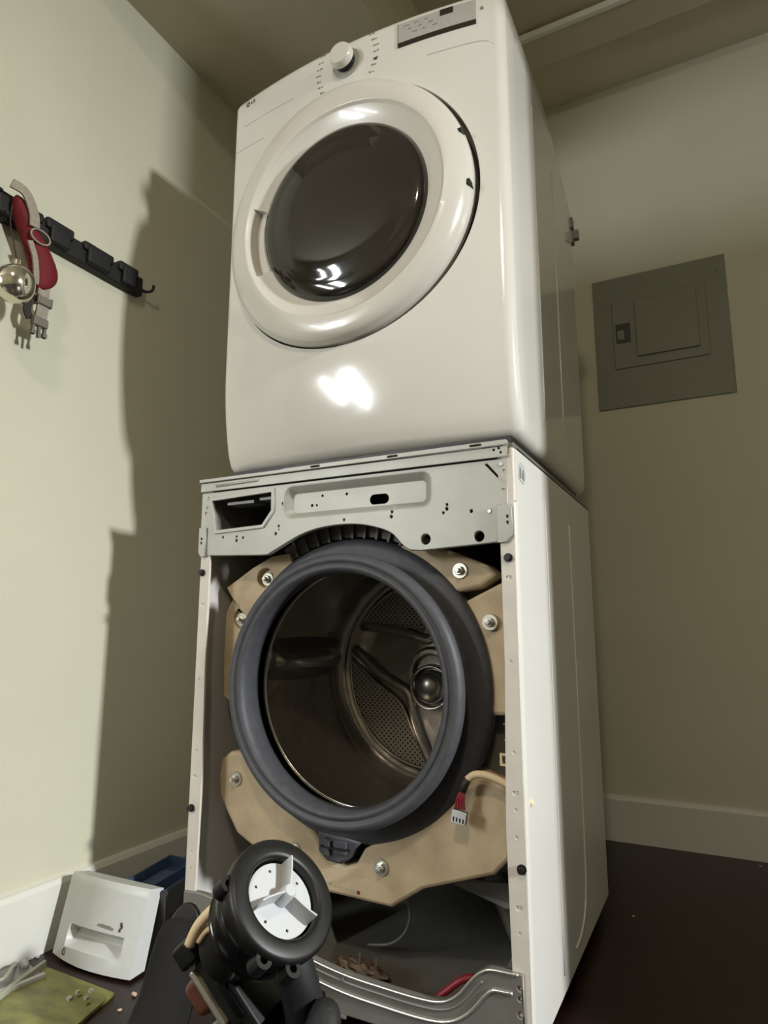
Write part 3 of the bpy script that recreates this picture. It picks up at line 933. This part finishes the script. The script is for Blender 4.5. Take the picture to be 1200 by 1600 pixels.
bm = bmesh.new(); curved_patch(bm, .219, .246, 1.880, 1.8935, .0022); obj('display_window', bm, M['led'], dp, off=OFF)
bm = bmesh.new(); curved_patch(bm, .127, .1285, 1.838, 1.895, .0014); obj('display_edge', bm, M['print'], dp, off=OFF)
for k in range(9):
    x = .142 + .0085 * (k % 3) + .022 * (k // 3); z = 1.884 - .010 * (k % 3)
    bm = bmesh.new(); curved_patch(bm, x, x + random.uniform(.006, .012), z, z + .0022, .0016, .0006, 2); obj('panel_print', bm, M['print'], dp, off=OFF)
bm = bmesh.new(); curved_patch(bm, .30, .306, 1.868, 1.874, .0012); obj('indicator', bm, M['print'], dr, off=OFF)
kb = (.006, 1.853)
bm = bmesh.new(); lathe(bm, [(.034, ys(.006) + .002), (.034, ys(.006) - .0015), (.031, ys(.006) - .003), (.0, ys(.006) - .003)], *kb, n=40)
kr = obj('knob_ring', bm, M['plastic_g'], dr, True, auto=30, off=OFF)
bm = bmesh.new(); y0 = ys(.006)
lathe(bm, [(.0225, y0 - .002), (.0235, y0 - .016)], *kb, n=40); obj('knob_stem', bm, M['black'], kr, True, off=OFF)
bm = bmesh.new(); lathe(bm, [(.0235, y0 - .015), (.0265, y0 - .017), (.0262, y0 - .028), (.0235, y0 - .032), (.0, y0 - .0335)], *kb, n=40); obj('knob', bm, M['plastic_w'], kr, True, auto=50, off=OFF)
# printed programme legends beside the knob, as small unreadable strokes
for side in (-1, 1):
    for k in range(7):
        x = kb[0] + side * (.052 + .014 * math.cos((k - 3) * .45)) - (.012 if side < 0 else 0); z = kb[1] + .045 - .0155 * k
        for q in range(2):
            bm = bmesh.new(); x2 = x + q * .0075
            curved_patch(bm, x2, x2 + random.uniform(.0035, .0065), z, z + random.uniform(.002, .004), .0006, .0006, 2)
            obj('panel_print', bm, M['print'], dr, off=OFF)
bm = bmesh.new(); curved_patch(bm, .073, .080, 1.832, 1.838, .0007, .0006, 2); obj('panel_print', bm, M['printdark'], dr, off=OFF)
# maker's mark: round emblem and two letters
sl = math.atan2(ys(-.25) - ys(-.29), .04)
def onpanel(x, z): return Matrix.Translation((x, ys(x) - .0006, z - ZB)) @ Matrix.Rotation(sl, 4, 'Z') @ Matrix.Rotation(PI / 2, 4, 'X')
lgm = text_mesh('brand_letters', 'LG', .0125, M['printdark'], dr, onpanel(-.272, 1.8845))
bm = bmesh.new(); cyl(bm, (-.281, ys(-.281) + .001, 1.889), (-.281, ys(-.281) - .0008, 1.889), .0068, .0068, 24)
em = obj('brand_emblem', bm, M['printdark'], dr, off=OFF)
bm = bmesh.new(); tube(bm, [(-.281 + .0045 * math.cos(a), ys(-.281) - .0009, 1.889 + .0045 * math.sin(a)) for a in [math.radians(80 + 24 * i) for i in range(12)]] + [(-.281, ys(-.281) - .0009, 1.889)], .0005, 5)
box(bm, -.2836, -.2826, ys(-.281) - .0014, ys(-.281), 1.8895, 1.891); box(bm, -.2815, -.2808, ys(-.281) - .0014, ys(-.281), 1.8862, 1.891)
obj('emblem_mark', bm, M['plastic_w'], em, off=OFF)

# ------------------------------------------------------------------ breaker panel on the back wall
ep = thing('breaker_panel', 'grey metal electrical panel cover set flat on the back wall', 'electrical panel', (.521, YB, 1.3915))
def epb(name, x0, x1, z0, z1, y0, y1, m, par, bev=0):
    bm = bmesh.new(); box(bm, x0 - .521, x1 - .521, y0, y1, z0 - 1.3915, z1 - 1.3915); return obj(name, bm, M[m], par, bevel=bev)
cov = epb('cover_plate', .310, .732, 1.3915, 1.871, -.006, 0, 'panelgrey', ep, .002)
door = epb('panel_door', .372, .668, 1.530, 1.782, -.0105, -.005, 'panelgrey', ep, .002)
epb('door_relief', .446, .640, 1.563, 1.765, -.017, -.010, 'panelgrey', door, .003)
epb('latch', .381, .428, 1.622, 1.692, -.0125, -.009, 'paneldark', door, .001)
epb('latch_tab', .386, .408, 1.632, 1.668, -.0155, -.012, 'panelgrey', door, .001)
for (x, z) in ((.337, 1.76), (.337, 1.44), (.706, 1.82), (.706, 1.44)):
    bm = bmesh.new(); cyl(bm, (x - .521, -.005, z - 1.3915), (x - .521, -.008, z - 1.3915), .005, .004, 12); obj('screw', bm, M['panelgrey'], cov)

# ------------------------------------------------------------------ coat rack on the left wall and what hangs on it
ck = thing('coat_rack', 'long black wall mounted coat rack with a small end hook', 'coat rack', (XL, -.20, 1.50))
bm = bmesh.new(); box(bm, 0.0, .022, -.30, .262, 0.0, .050); rb_ = obj('rack_board', bm, M['rack'], ck, bevel=.004)
for k, y in enumerate((-.24, -.17, -.085, .015, .12, .21)):
    bm = bmesh.new(); L = (.10, .1, .115, .07, .085, .06)[k]
    box(bm, .004, .030, y - L / 2, y + L / 2, .034, .056 + (.004 if k % 2 else 0)); box(bm, .018, .034, y - L / 2 + .01, y + L / 2 - .01, .004, .048)
    obj('folded_hook', bm, M['rack'], ck, bevel=.005)
bm = bmesh.new(); tube(bm, catmull([(.012, .255, .022), (.020, .275, .020), (.030, .285, .026), (.034, .286, .040)], 5), .0038, 8); obj('end_hook', bm, M['rack'], ck, True)

bag = thing('red_pouch', 'red padded pouch with grey webbing and a side release buckle hanging from the coat rack', 'bag', (XL + .03, -.28, 1.25))
def blob(bm, c, s, sub=3, warp=.12, seed=1):
    r = random.Random(seed); ph = [r.uniform(0, 6) for _ in range(3)]
    res = bmesh.ops.create_icosphere(bm, subdivisions=sub, radius=1)
    for v in res['verts']:
        d = v.co.copy()
        k = 1 + warp * (math.sin(3 * d.x + ph[0]) * math.sin(4 * d.y + ph[1]) + .5 * math.sin(6 * d.z + ph[2]))
        v.co = Vector((c[0] + d.x * s[0] * k, c[1] + d.y * s[1] * k, c[2] + d.z * s[2] * k))
bm = bmesh.new()
prof_r = [(.30, -.020, .012), (.27, -.015, .020), (.235, .010, .026), (.20, .035, .032), (.17, .050, .034), (.145, .052, .032), (.122, .042, .024), (.112, .034, .010)]
rings = []
for z, yc, r in prof_r:
    rings.append([bm.verts.new((.018 + .020 * math.cos(2 * PI * k / 16) * min(1, r / .02), yc + r * math.sin(2 * PI * k / 16), z + .004 * math.sin(5 * k))) for k in range(16)])
for a, b in zip(rings[:-1], rings[1:]):
    for k in range(16):
        l = (k + 1) % 16; bm.faces.new((a[k], a[l], b[l], b[k]))
bm.faces.new(rings[0]); bm.faces.new(rings[-1][::-1])
pb = obj('pouch_body', bm, M['redcloth'], bag, True)
md = pb.modifiers.new('sub', 'SUBSURF'); md.levels = 1; md.render_levels = 1
def ribbon(name, pts, w, th, m, par):
    bm = bmesh.new(); P = catmull(pts, 5); rows = []
    for i, p in enumerate(P):
        d = (P[min(i + 1, len(P) - 1)] - P[max(i - 1, 0)]).normalized()
        nx = Vector((1, 0, 0)); s = d.cross(nx).normalized() * w / 2; t = nx * th / 2
        rows.append([bm.verts.new(p + s + t), bm.verts.new(p - s + t), bm.verts.new(p - s - t), bm.verts.new(p + s - t)])
    for a, b in zip(rows[:-1], rows[1:]):
        for k in range(4):
            l = (k + 1) % 4; bm.faces.new((a[k], a[l], b[l], b[k]))
    bm.faces.new(rows[0]); bm.faces.new(rows[-1][::-1])
    return obj(name, bm, M[m], par)
ribbon('webbing_loop', [(.03, -.045, .31), (.04, -.02, .30), (.042, .0, .265), (.042, .005, .235)], .022, .004, 'greycloth', bag)
ribbon('webbing_edge', [(.042, -.002, .20), (.042, .012, .17), (.040, .02, .135), (.038, .022, .115)], .012, .004, 'greycloth', bag)
st = ribbon('strap', [(.028, .048, .128), (.028, .048, .10), (.028, .049, .075), (.028, .046, .040)], .026, .005, 'greycloth', bag)
ribbon('strap_tail', [(.018, .026, .125), (.018, .025, .09), (.018, .022, .062), (.018, .03, .045)], .016, .004, 'darkcloth', bag)
bm = bmesh.new(); box(bm, .022, .036, .032, .066, .080, .098); box(bm, .020, .038, .032, .036, .078, .100); box(bm, .020, .038, .062, .066, .078, .100); obj('strap_slider', bm, M['buckle'], st, bevel=.002)
bm = bmesh.new(); box(bm, .021, .036, .028, .062, .030, .050)
bk = obj('buckle', bm, M['buckle'], bag, bevel=.003)
bm = bmesh.new()
for yy, ln in ((.032, .020), (.045, .024), (.058, .020)):
    box(bm, .025, .032, yy - .0028, yy + .0028, .030 - ln, .032)
    if ln < .022: box(bm, .024, .033, yy - .0045, yy + .0045, .030 - ln, .030 - ln + .009)
obj('buckle_prong', bm, M['buckle'], bk)
bm = bmesh.new(); tube(bm, [(.040 + .0, .022 + .022 * math.cos(2 * PI * i / 24), .222 + .015 * math.sin(2 * PI * i / 24)) for i in range(24)], .0022, 6, True); obj('piping_ring', bm, M['greycloth'], bag, True)

ob = thing('bauble', 'shiny silver ball ornament hanging beside the red pouch', 'ornament', (XL + .095, -.318, 1.328))
bm = bmesh.new(); blob(bm, (0, 0, 0), (.038, .038, .040), 4, .02, 5); obj('ball', bm, M['silver'], ob, True)
bm = bmesh.new(); cyl(bm, (0, 0, .036), (0, 0, .050), .010, .009, 16); obj('cap', bm, M['silver'], ob, True, auto=40)
bm = bmesh.new(); tube(bm, catmull([(0, 0, .048), (-.01, -.005, .09), (-.03, -.004, .14), (-.038, 0, .185)], 5), .0015, 6); obj('hanging_string', bm, M['darkcloth'], ob, True)
fk = thing('grey_scarf', 'grey knitted strip hung over the coat rack behind the red pouch', 'scarf', (XL + .026, -.372, 1.40))
ribbon('scarf_strip', [(.0, -.04, .175), (.02, -.02, .17), (.026, -.012, .14), (.026, -.012, .09), (.022, -.01, .03)], .05, .010, 'greycloth', fk)
ribbon('scarf_lining', [(.03, -.038, .12), (.034, -.03, .08), (.034, -.025, .0), (.03, -.022, -.03)], .045, .012, 'darkcloth', fk)

# ------------------------------------------------------------------ things on the floor by the left wall
# detergent drawer, tipped back so that its face looks up to the camera
dw = thing('detergent_drawer', 'silver grey detergent drawer with a scooped handle tipped against the baseboard', 'drawer', (-.507, -.072, .003), (math.radians(-14), 0, math.radians(1)))
WD, HD = .215, .152      # local: x across, z up the face, y to the rear
bm = bmesh.new()
def face_y(x): return -.010 * (1 - (2 * x / WD) ** 2)
hx0, hx1, hz0, hz1 = -.075, .076, .026, .066
xs = sorted(set([-WD / 2, -.098, -.085, hx0, -.068, -.05, -.02, .01, .04, .066, hx1, .088, .1, WD / 2]))
zs = sorted(set([0, .012, hz0, .034, .045, .056, hz1, .08, .11, .135, HD - .006, HD]))
V = {}
for x in xs:
    for z in zs:
        y = face_y(x)
        if hx0 < x < hx1 and hz0 < z < hz1: y += .022 * min(1, (z - hz0) / .02)
        if z > HD - .003: y += .004
        zz = z + (.008 * (2 * x / WD) ** 2 * (1 if x < 0 else .4) if z == 0 else 0)
        V[(x, z)] = bm.verts.new((x, y, zz))
for i in range(len(xs) - 1):
    for j in range(len(zs) - 1):
        bm.faces.new((V[(xs[i], zs[j])], V[(xs[i + 1], zs[j])], V[(xs[i + 1], zs[j + 1])], V[(xs[i], zs[j + 1])]))
be = [e for e in bm.edges if e.is_boundary]
g = bmesh.ops.extrude_edge_only(bm, edges=be)
for e in g['geom']:
    if isinstance(e, bmesh.types.BMVert):
        e.co.y = .034 if e.co.z < HD - .01 else .040
        if e.co.z < .01: e.co.z += .010
fp = obj('drawer_front', bm, M['drawer'], dw, True, auto=38)
# tray behind the front
bm = bmesh.new()
def tray_walls(bm, x0, x1, y0, y1, z0, z1, t):
    box(bm, x0, x0 + t, y0, y1, z0, z1); box(bm, x1 - t, x1, y0, y1, z0, z1)
    box(bm, x0 + t, x1 - t, y0, y0 + t, z0, z1); box(bm, x0 + t, x1 - t, y1 - t, y1, z0, z1); box(bm, x0 + t, x1 - t, y0 + t, y1 - t, z0, z0 + t)
tray_walls(bm, .000, .118, .036, .175, .070, .146, .003)
tr = obj('drawer_tray', bm, M['traydark'], dw)
tilt = Matrix.Translation((0, .036, .13)) @ Matrix.Rotation(math.radians(20), 4, 'X') @ Matrix.Translation((0, -.036, -.13))
tr.data.transform(tilt)
bm = bmesh.new(); tray_walls(bm, .0035, .1145, .0395, .1715, .122, .1475, .0025); obj('tray_insert', bm, M['blue'], tr).data.transform(tilt)
bm = bmesh.new(); box(bm, .072, .0745, .042, .169, .1245, .146); obj('tray_divider', bm, M['blue'], tr).data.transform(tilt)
bm = bmesh.new(); box(bm, .016, .060, .07, .14, .1248, .134); obj('tray_cap', bm, M['blue'], tr, bevel=.004).data.transform(tilt)
# small grey legend and ring mark on the face
for k in range(8):
    x = .006 + .0052 * k; z = .0745 - .0003 * k
    bm = bmesh.new(); box(bm, x, x + .0038, face_y(x) - .0006, face_y(x) + .001, z, z + random.uniform(.004, .006)); obj('face_print', bm, M['print'], fp)
bm = bmesh.new()
for a in ((.0, .0), (.003, .006), (.001, .010)): box(bm, .060 + a[0], .064 + a[0], face_y(.06) - .0008, face_y(.06) + .001, .073 + a[1], .079 + a[1])
obj('face_print', bm, M['printdark'], fp)
bm = bmesh.new(); tube(bm, [(-.071 + .004 * math.cos(2 * PI * i / 18), face_y(-.071) - .0004, .017 + .0055 * math.sin(2 * PI * i / 18)) for i in range(18)], .001, 6, True); obj('ring_mark', bm, M['printdark'], fp)

def quad_slab(bm, pts, z0, z1):
    lo = [bm.verts.new((x, y, z0)) for x, y in pts]; hi = [bm.verts.new((x, y, z1)) for x, y in pts]
    bm.faces.new(lo[::-1]); bm.faces.new(hi)
    for i in range(len(pts)):
        j = (i + 1) % len(pts); bm.faces.new((lo[i], lo[j], hi[j], hi[i]))
# flat green board with a pale rim on its wall side
G0 = Vector((-.592, -.115))
gp = [(-.586, -.108), (-.392, -.118), (-.33, -.33), (-.475, -.345)]
gb = thing('green_board', 'flat mottled green board with a pale raised rim lying on the dark floor', 'board', (-.45, -.22, 0))
L = lambda pts: [(x + .45, y + .22) for x, y in pts]
bm = bmesh.new(); quad_slab(bm, L([(-.586, -.108), (-.392, -.112), (-.335, -.33), (-.515, -.335)]), 0, .007); obj('board_plate', bm, M['green'], gb, bevel=.001)
bm = bmesh.new(); quad_slab(bm, L([(-.594, -.104), (-.585, -.106), (-.514, -.335), (-.526, -.335)]), 0, .016); obj('board_rim', bm, M['palerim'], gb, bevel=.0015)
for k in range(9):
    x = -.415 + random.uniform(-.035, .01); y = -.14 + random.uniform(-.03, .014); s = random.uniform(.004, .008)
    bm = bmesh.new(); quad_slab(bm, L([(x, y), (x + s, y), (x + s, y + s), (x, y + s)]), .0068, .0068 + random.uniform(.003, .006)); obj('board_component', bm, M['palerim'] if k % 3 else M['green'], gb)
# cloudy clear plastic tray with a white front edge
cp = thing('plastic_tray', 'small cloudy plastic tray with a white edge lying beside the green board', 'tray', (-.60, -.19, 0))
L = lambda pts: [(x + .60, y + .19) for x, y in pts]
bm = bmesh.new(); quad_slab(bm, L([(-.640, -.115), (-.556, -.135), (-.575, -.235), (-.648, -.235)]), 0, .010); obj('tray_plate', bm, M['clear'], cp, bevel=.002)
bm = bmesh.new(); quad_slab(bm, L([(-.556, -.133), (-.546, -.135), (-.566, -.236), (-.577, -.235)]), 0, .014); obj('tray_edge', bm, M['white'], cp, bevel=.002)
bm = bmesh.new(); tube(bm, catmull([(-.03, .05, .012), (-.01, .03, .022), (.005, .0, .016), (-.02, -.03, .020), (.01, -.04, .014)], 6), .0035, 8); obj('moulded_channel', bm, M['palerim'], cp, True)
bm = bmesh.new(); blob(bm, (-.012, .055, .014), (.010, .009, .010), 2, .1, 3); obj('moulded_stud', bm, M['clear'], cp, True)

# crumbs on the floor
SCALE_CRUMB = .62
scr = [('yellowish curled scrap lying by the dark shoe', (-.36, -.095), .010), ('pinkish crumb lying on the floor between shoe and green board', (-.345, -.14), .006),
       ('tiny pale crumb on the floor between drawer and green board', (-.345, -.19), .004), ('tiny white speck on the floor at the back wall baseboard', (.675, 1.16), .006),
       ('tiny pale speck lying near the rear corner of the washing machine', (.40, .66), .006), ('small white crumb beside the left baseboard', (-.640, -.085), .006)]
for i, (lab, (x, y), s) in enumerate(scr):
    s *= SCALE_CRUMB
    bm = bmesh.new(); blob(bm, (0, 0, s * .5), (s, s * .6, s * .5), 2, .25, 20 + i)
    o = obj('crumb', bm, M['scrap'] if i not in (3, 5) else M['white'], None, True)
    o.location = (x, y, 0.0005); o.rotation_euler = (0, 0, i * .9)
    tag(o, lab, 'scrap')

# ------------------------------------------------------------------ the drain pump held up in front of the machine
pu = thing('drain_pump', 'black drain pump with a white three bladed impeller held up by a gloved hand', 'pump')
az = Vector((0.74492675, -0.16503474, 0.64641138)); ax = Vector((0.66634945, 0.13671419, -0.73299907)); ay = az.cross(ax)
pmw = Matrix((ax, ay, az)).transposed().to_4x4(); pmw.translation = Vector((.3703, -.6780, .4838))
pu.matrix_world = pmw
def lathez(bm, prof, n=56, cx=0, cy=0):
    rings = []
    for r, z in prof:
        if r < 1e-7: rings.append([bm.verts.new((cx, cy, z))]); continue
        rings.append([bm.verts.new((cx + r * math.cos(2 * PI * k / n), cy + r * math.sin(2 * PI * k / n), z)) for k in range(n)])
    for a, b in zip(rings[:-1], rings[1:]):
        for k in range(n):
            l = (k + 1) % n
            if len(a) == 1: bm.faces.new((a[0], b[k], b[l]))
            elif len(b) == 1: bm.faces.new((a[k], a[l], b[0]))
            else: bm.faces.new((a[k], a[l], b[l], b[k]))
bm = bmesh.new()
lathez(bm, [(.0248, -.010), (.0252, .0015), (.0262, .0030), (.0285, .0034), (.0352, .0030), (.0372, .0020), (.0380, -.0005), (.0378, -.008), (.0345, -.012)])
hs = obj('pump_housing', bm, M['black'], pu, True, auto=50)
bm = bmesh.new()
lathez(bm, [(.0345, -.0115), (.0335, -.014), (.0345, -.0165), (.0328, -.0185), (.0338, -.0215), (.0322, -.024), (.0322, -.033), (.0335, -.0345), (.0300, -.037), (0, -.037)])
obj('pump_neck', bm, M['blackgloss'], hs, True, auto=50)
bm = bmesh.new(); lathez(bm, [(0, -.0075), (.0255, -.0085), (.0255, -.010), (0, -.011)]); obj('chamber_floor', bm, M['black'], hs)
for ang, r in ((-62, .0385), (-32, .0395), (222, .0375)):
    a = math.radians(ang); bm = bmesh.new(); x, y = r * math.cos(a), r * math.sin(a)
    lathez(bm, [(.0026, -.012), (.0026, -.0015), (.0054, -.0015), (.0058, -.012)], 18, x, y); obj('mounting_lug', bm, M['black'], hs, True, auto=40)
# impeller
IA = [math.radians(a) for a in (125, 245, 5)]
im = plate('impeller', [circ(0, 0, .0234, 56)] + [circ(.0185 * math.cos(a + d), .0185 * math.sin(a + d), .0010, 10) for a in IA for d in (.62, 1.5)], 0, .0018, M['white'], pu, .0003)
for v in im.data.vertices:
    x, y, z = v.co; v.co = (x, z, -.0022 - y)
bm = bmesh.new(); lathez(bm, [(.0052, -.0022), (.0046, .009), (.0036, .0105), (0, .0108)], 24); obj('impeller_hub', bm, M['white'], im, True, auto=40)
IA = [math.radians(a) for a in (125, 245, 5)]
for a in IA:
    bm = bmesh.new(); ca, sa = math.cos(a), math.sin(a); t = .0010
    rows = []
    for r, h, bend in ((.003, .0095, 0), (.010, .0100, .0006), (.017, .0105, .0016), (.0225, .0110, .0030)):
        c = Vector((r * ca - bend * sa, r * sa + bend * ca, 0)); nrm = Vector((-sa, ca, 0)) * t
        rows.append([bm.verts.new(c + nrm + Vector((0, 0, -.0023))), bm.verts.new(c - nrm + Vector((0, 0, -.0023))), bm.verts.new(c - nrm * .6 + Vector((0, 0, h))), bm.verts.new(c + nrm * .6 + Vector((0, 0, h)))])
    for A, B in zip(rows[:-1], rows[1:]):
        for k in range(4):
            l = (k + 1) % 4; bm.faces.new((A[k], A[l], B[l], B[k]))
    bm.faces.new(rows[0]); bm.faces.new(rows[-1][::-1])
    obj('impeller_blade', bm, M['white'], im, bevel=.0003)
# motor body behind: stacked black plates, steel core and coil (local -z is the rear)
bm = bmesh.new(); lathez(bm, [(.0295, -.037), (.024, -.044), (.0215, -.052), (.0215, -.070), (0, -.070)], 40); obj('motor_neck', bm, M['black'], pu, True, auto=50)
bm = bmesh.new(); box(bm, -.010, .048, -.014, .022, -.079, -.066); obj('motor_flange', bm, M['black'], pu, bevel=.002)
bm = bmesh.new(); box(bm, -.008, .040, -.012, .020, -.092, -.079); m2 = obj('motor_case', bm, M['black'], pu, bevel=.002)
bm = bmesh.new(); box(bm, .012, .036, -.0155, -.010, -.077, -.070); obj('case_slot', bm, M['blackgloss'], m2)
bm = bmesh.new(); box(bm, -.006, .034, -.0150, .018, -.0975, -.092); core = obj('motor_core', bm, M['steel'], pu, bevel=.0018)
bm = bmesh.new(); box(bm, .028, .036, -.012, .016, -.118, -.097); obj('core_limb', bm, M['steel'], core, bevel=.0012)
bm = bmesh.new(); box(bm, -.002, .022, -.010, .014, -.122, -.0985); obj('coil', bm, M['coil'], pu, bevel=.006, seg=4)
bm = bmesh.new(); cyl(bm, (.032, -.006, -.117), (.032, -.006, -.122), .004, .003, 10); obj('core_rivet', bm, M['brightmetal'], core)
# pale leads at the side of the motor
for pts, r in (([(-0.0190, -0.0197, -0.0720), (-0.0233, -0.0166, -0.0610), (-0.0247, -0.0133, -0.0520), (-0.0246, -0.0101, -0.0445), (-0.0236, -0.0070, -0.0379), (-0.0217, -0.0044, -0.0334)], .0036), ([(-0.0168, -0.0167, -0.0667), (-0.0181, -0.0143, -0.0599), (-0.0177, -0.0118, -0.0543), (-0.0185, -0.0093, -0.0476), (-0.0186, -0.0070, -0.0420)], .0026)):
    bm = bmesh.new(); tube(bm, catmull(pts, 6), r, 8); obj('pump_lead', bm, M['beige'], pu, True)
bm = bmesh.new(); box(bm, -.024, -.008, -.018, .004, -.098, -.078); obj('lead_socket', bm, M['black'], pu, bevel=.003)
# outlet boot going down to the hand
bm = bmesh.new(); tube(bm, catmull([(.016, .006, -.030), (.030, .006, -.032), (.042, .007, -.038), (.054, .008, -.046), (.066, .009, -.056)], 6), [.013] * 25, 16)
obj('outlet_boot', bm, M['rubberdark'], pu, True)

# ------------------------------------------------------------------ the person who sits before the machine and holds the pump
pe = thing('person', 'person seated on the floor in dark trousers, one black shoe stretched out beside the drawer', 'person', (.62, -1.45, 0))
PO = Vector((.62, -1.45, 0))
def skin(name, verts, edges, radii, root, material, parent, sub=2):
    me = bpy.data.meshes.new(name)
    me.from_pydata([Vector(v) - PO for v in verts], edges, [])
    o = link(name, me, material, parent)
    md = o.modifiers.new('skin', 'SKIN'); md.use_smooth_shade = True
    sv = me.skin_vertices[0].data
    for i, r in enumerate(radii):
        sv[i].radius = (r, r) if not isinstance(r, tuple) else r
        sv[i].use_root = (i == root)
    s = o.modifiers.new('sub', 'SUBSURF'); s.levels = sub; s.render_levels = sub
    return o
hipc = (.62, -1.47, .13)
PV = [hipc,                                                     # 0
      (.53, -1.42, .12), (.26, -1.02, .13), (.08, -.72, .12), (-.06, -.46, .085), (-.128, -.310, .065),      # 1-5 left leg, outstretched
      (.72, -1.42, .12), (.95, -1.12, .30), (1.08, -.98, .42), (1.02, -1.16, .24), (.98, -1.28, .08),       # 6-10 right leg, knee drawn up outside the frame
      (.63, -1.52, .28), (.635, -1.57, .45), (.635, -1.58, .56), (.63, -1.56, .64),                          # 11-14 torso, neck
      (.47, -1.56, .53), (.43, -1.38, .34), (.42, -1.22, .20), (.40, -.98, .218), (.377, -.730, .312),       # 15-19 left arm
      (.80, -1.56, .53), (.90, -1.44, .33), (.95, -1.30, .36), (.98, -1.14, .42)]                            # 20-23 right arm on knee
PEd = [(0, 1), (1, 2), (2, 3), (3, 4), (4, 5), (0, 6), (6, 7), (7, 8), (8, 9), (9, 10), (0, 11), (11, 12), (12, 13), (13, 14), (13, 15), (15, 16), (16, 17), (17, 18), (18, 19), (13, 20), (20, 21), (21, 22), (22, 23)]
PR = [.13, .09, .078, .062, .055, .046, .09, .078, .062, .055, .046, .135, .14, .10, .055, .06, .05, .045, .038, .030, .06, .05, .042, .034]
skin('body', PV, PEd, PR, 0, M['trouser'], pe)
# shoe, heel on the floor and toe up
sh = skin('shoe', [(-.132, -.295, .048), (-.150, -.255, .050), (-.160, -.222, .105), (-.166, -.203, .165), (-.170, -.193, .205)], [(0, 1), (1, 2), (2, 3), (3, 4)], [.040, .046, .042, .036, .024], 1, M['trouser'], pe)
# sole of the outstretched shoe, turned away from the seated person
d = (Vector((-.170, -.193, .205)) - Vector((-.150, -.255, .040))).normalized()
sd = Vector((-.40, .90, -.10)); nn = (sd - d * sd.dot(d)).normalized(); ww = d.cross(nn).normalized()
base = Vector((-.150, -.255, .040)) - PO
bm = bmesh.new(); lo = []; hi = []
for i in range(28):
    t = 2 * PI * i / 28
    l = .082 + .112 * math.sin(t); wdt = (.036 + .004 * math.sin(t)) * math.cos(t)
    c = base + d * l + ww * wdt
    lo.append(bm.verts.new(c + nn * .034)); hi.append(bm.verts.new(c + nn * .052))
bm.faces.new(lo); bm.faces.new(hi[::-1])
for i in range(28):
    j = (i + 1) % 28; bm.faces.new((lo[i], hi[i], hi[j], lo[j]))
obj('shoe_sole', bm, M['black'], sh, bevel=.003)
sh2 = skin('shoe', [(1.00, -1.30, .05), (1.0, -1.22, .042), (1.01, -1.14, .036), (1.015, -1.09, .03)], [(0, 1), (1, 2), (2, 3)], [.042, .042, .036, .028], 0, M['trouser'], pe)
# gloved hand under the pump: palm, four fingers and thumb
HV = [(.386, -.815, .262), (.372, -.720, .325), (.368, -.692, .358), (.364, -.672, .378)]
HE = [(0, 1), (1, 2), (2, 3)]; HR = [.029, .025, .028, .024]
tips = [[(.366, -.646, .392), (.356, -.632, .408), (.346, -.628, .420)],
        [(.352, -.646, .388), (.338, -.634, .400), (.328, -.632, .412)],
        [(.338, -.654, .384), (.322, -.644, .392), (.312, -.642, .402)],
        [(.328, -.668, .378), (.312, -.660, .384), (.303, -.658, .392)]]
for f in tips:
    b = len(HV); HV += f; HE += [(3, b), (b, b + 1), (b + 1, b + 2)]; HR += [.0115, .0098, .0085]
b = len(HV); HV += [(.386, -.684, .384), (.396, -.666, .404), (.392, -.656, .424)]; HE += [(2, b), (b, b + 1), (b + 1, b + 2)]; HR += [.016, .0135, .0105]
skin('glove', HV, HE, HR, 0, M['glove'], pe)
# head and hair (behind the camera)
bm = bmesh.new()
bmesh.ops.create_uvsphere(bm, u_segments=28, v_segments=20, radius=1)
for v in bm.verts:
    c = v.co; w = .074 - .012 * max(0, -c.z)
    y = c.y * .095
    if c.y > .75 and abs(c.x) < .22 and -.35 < c.z < .1: y += .018 * (1 - abs(c.x) / .22)
    if c.y > .6 and .05 < c.z < .35 and .2 < abs(c.x) < .55: y -= .006
    v.co = Vector((.63 + c.x * w, -1.535 + y, .755 + c.z * .118)) - PO
hd = obj('head', bm, M['skin'], pe, True)
for s in (-1, 1):
    bm = bmesh.new(); blob(bm, (.63 + s * .028 - PO.x, -1.452 - PO.y, .770), (.012, .008, .008), 2, 0, 1); obj('eye', bm, M['white'], hd, True)
    bm = bmesh.new(); blob(bm, (.63 + s * .074 - PO.x, -1.54 - PO.y, .755), (.010, .020, .030), 2, .05, 2); obj('ear', bm, M['skin'], hd, True)
bm = bmesh.new(); blob(bm, (.63 - PO.x, -1.448 - PO.y, .695), (.024, .006, .007), 2, 0, 1); obj('mouth', bm, M['coil'], hd, True)
bm = bmesh.new()
bmesh.ops.create_uvsphere(bm, u_segments=28, v_segments=16, radius=1)
for v in bm.verts:
    c = v.co
    v.co = Vector((.63 + c.x * .082, -1.548 + c.y * .098, .785 + c.z * .098)) - PO
    if c.z < -.2 and c.y > -.1: v.co.y -= .03
obj('hair', bm, M['hair'], hd, True)
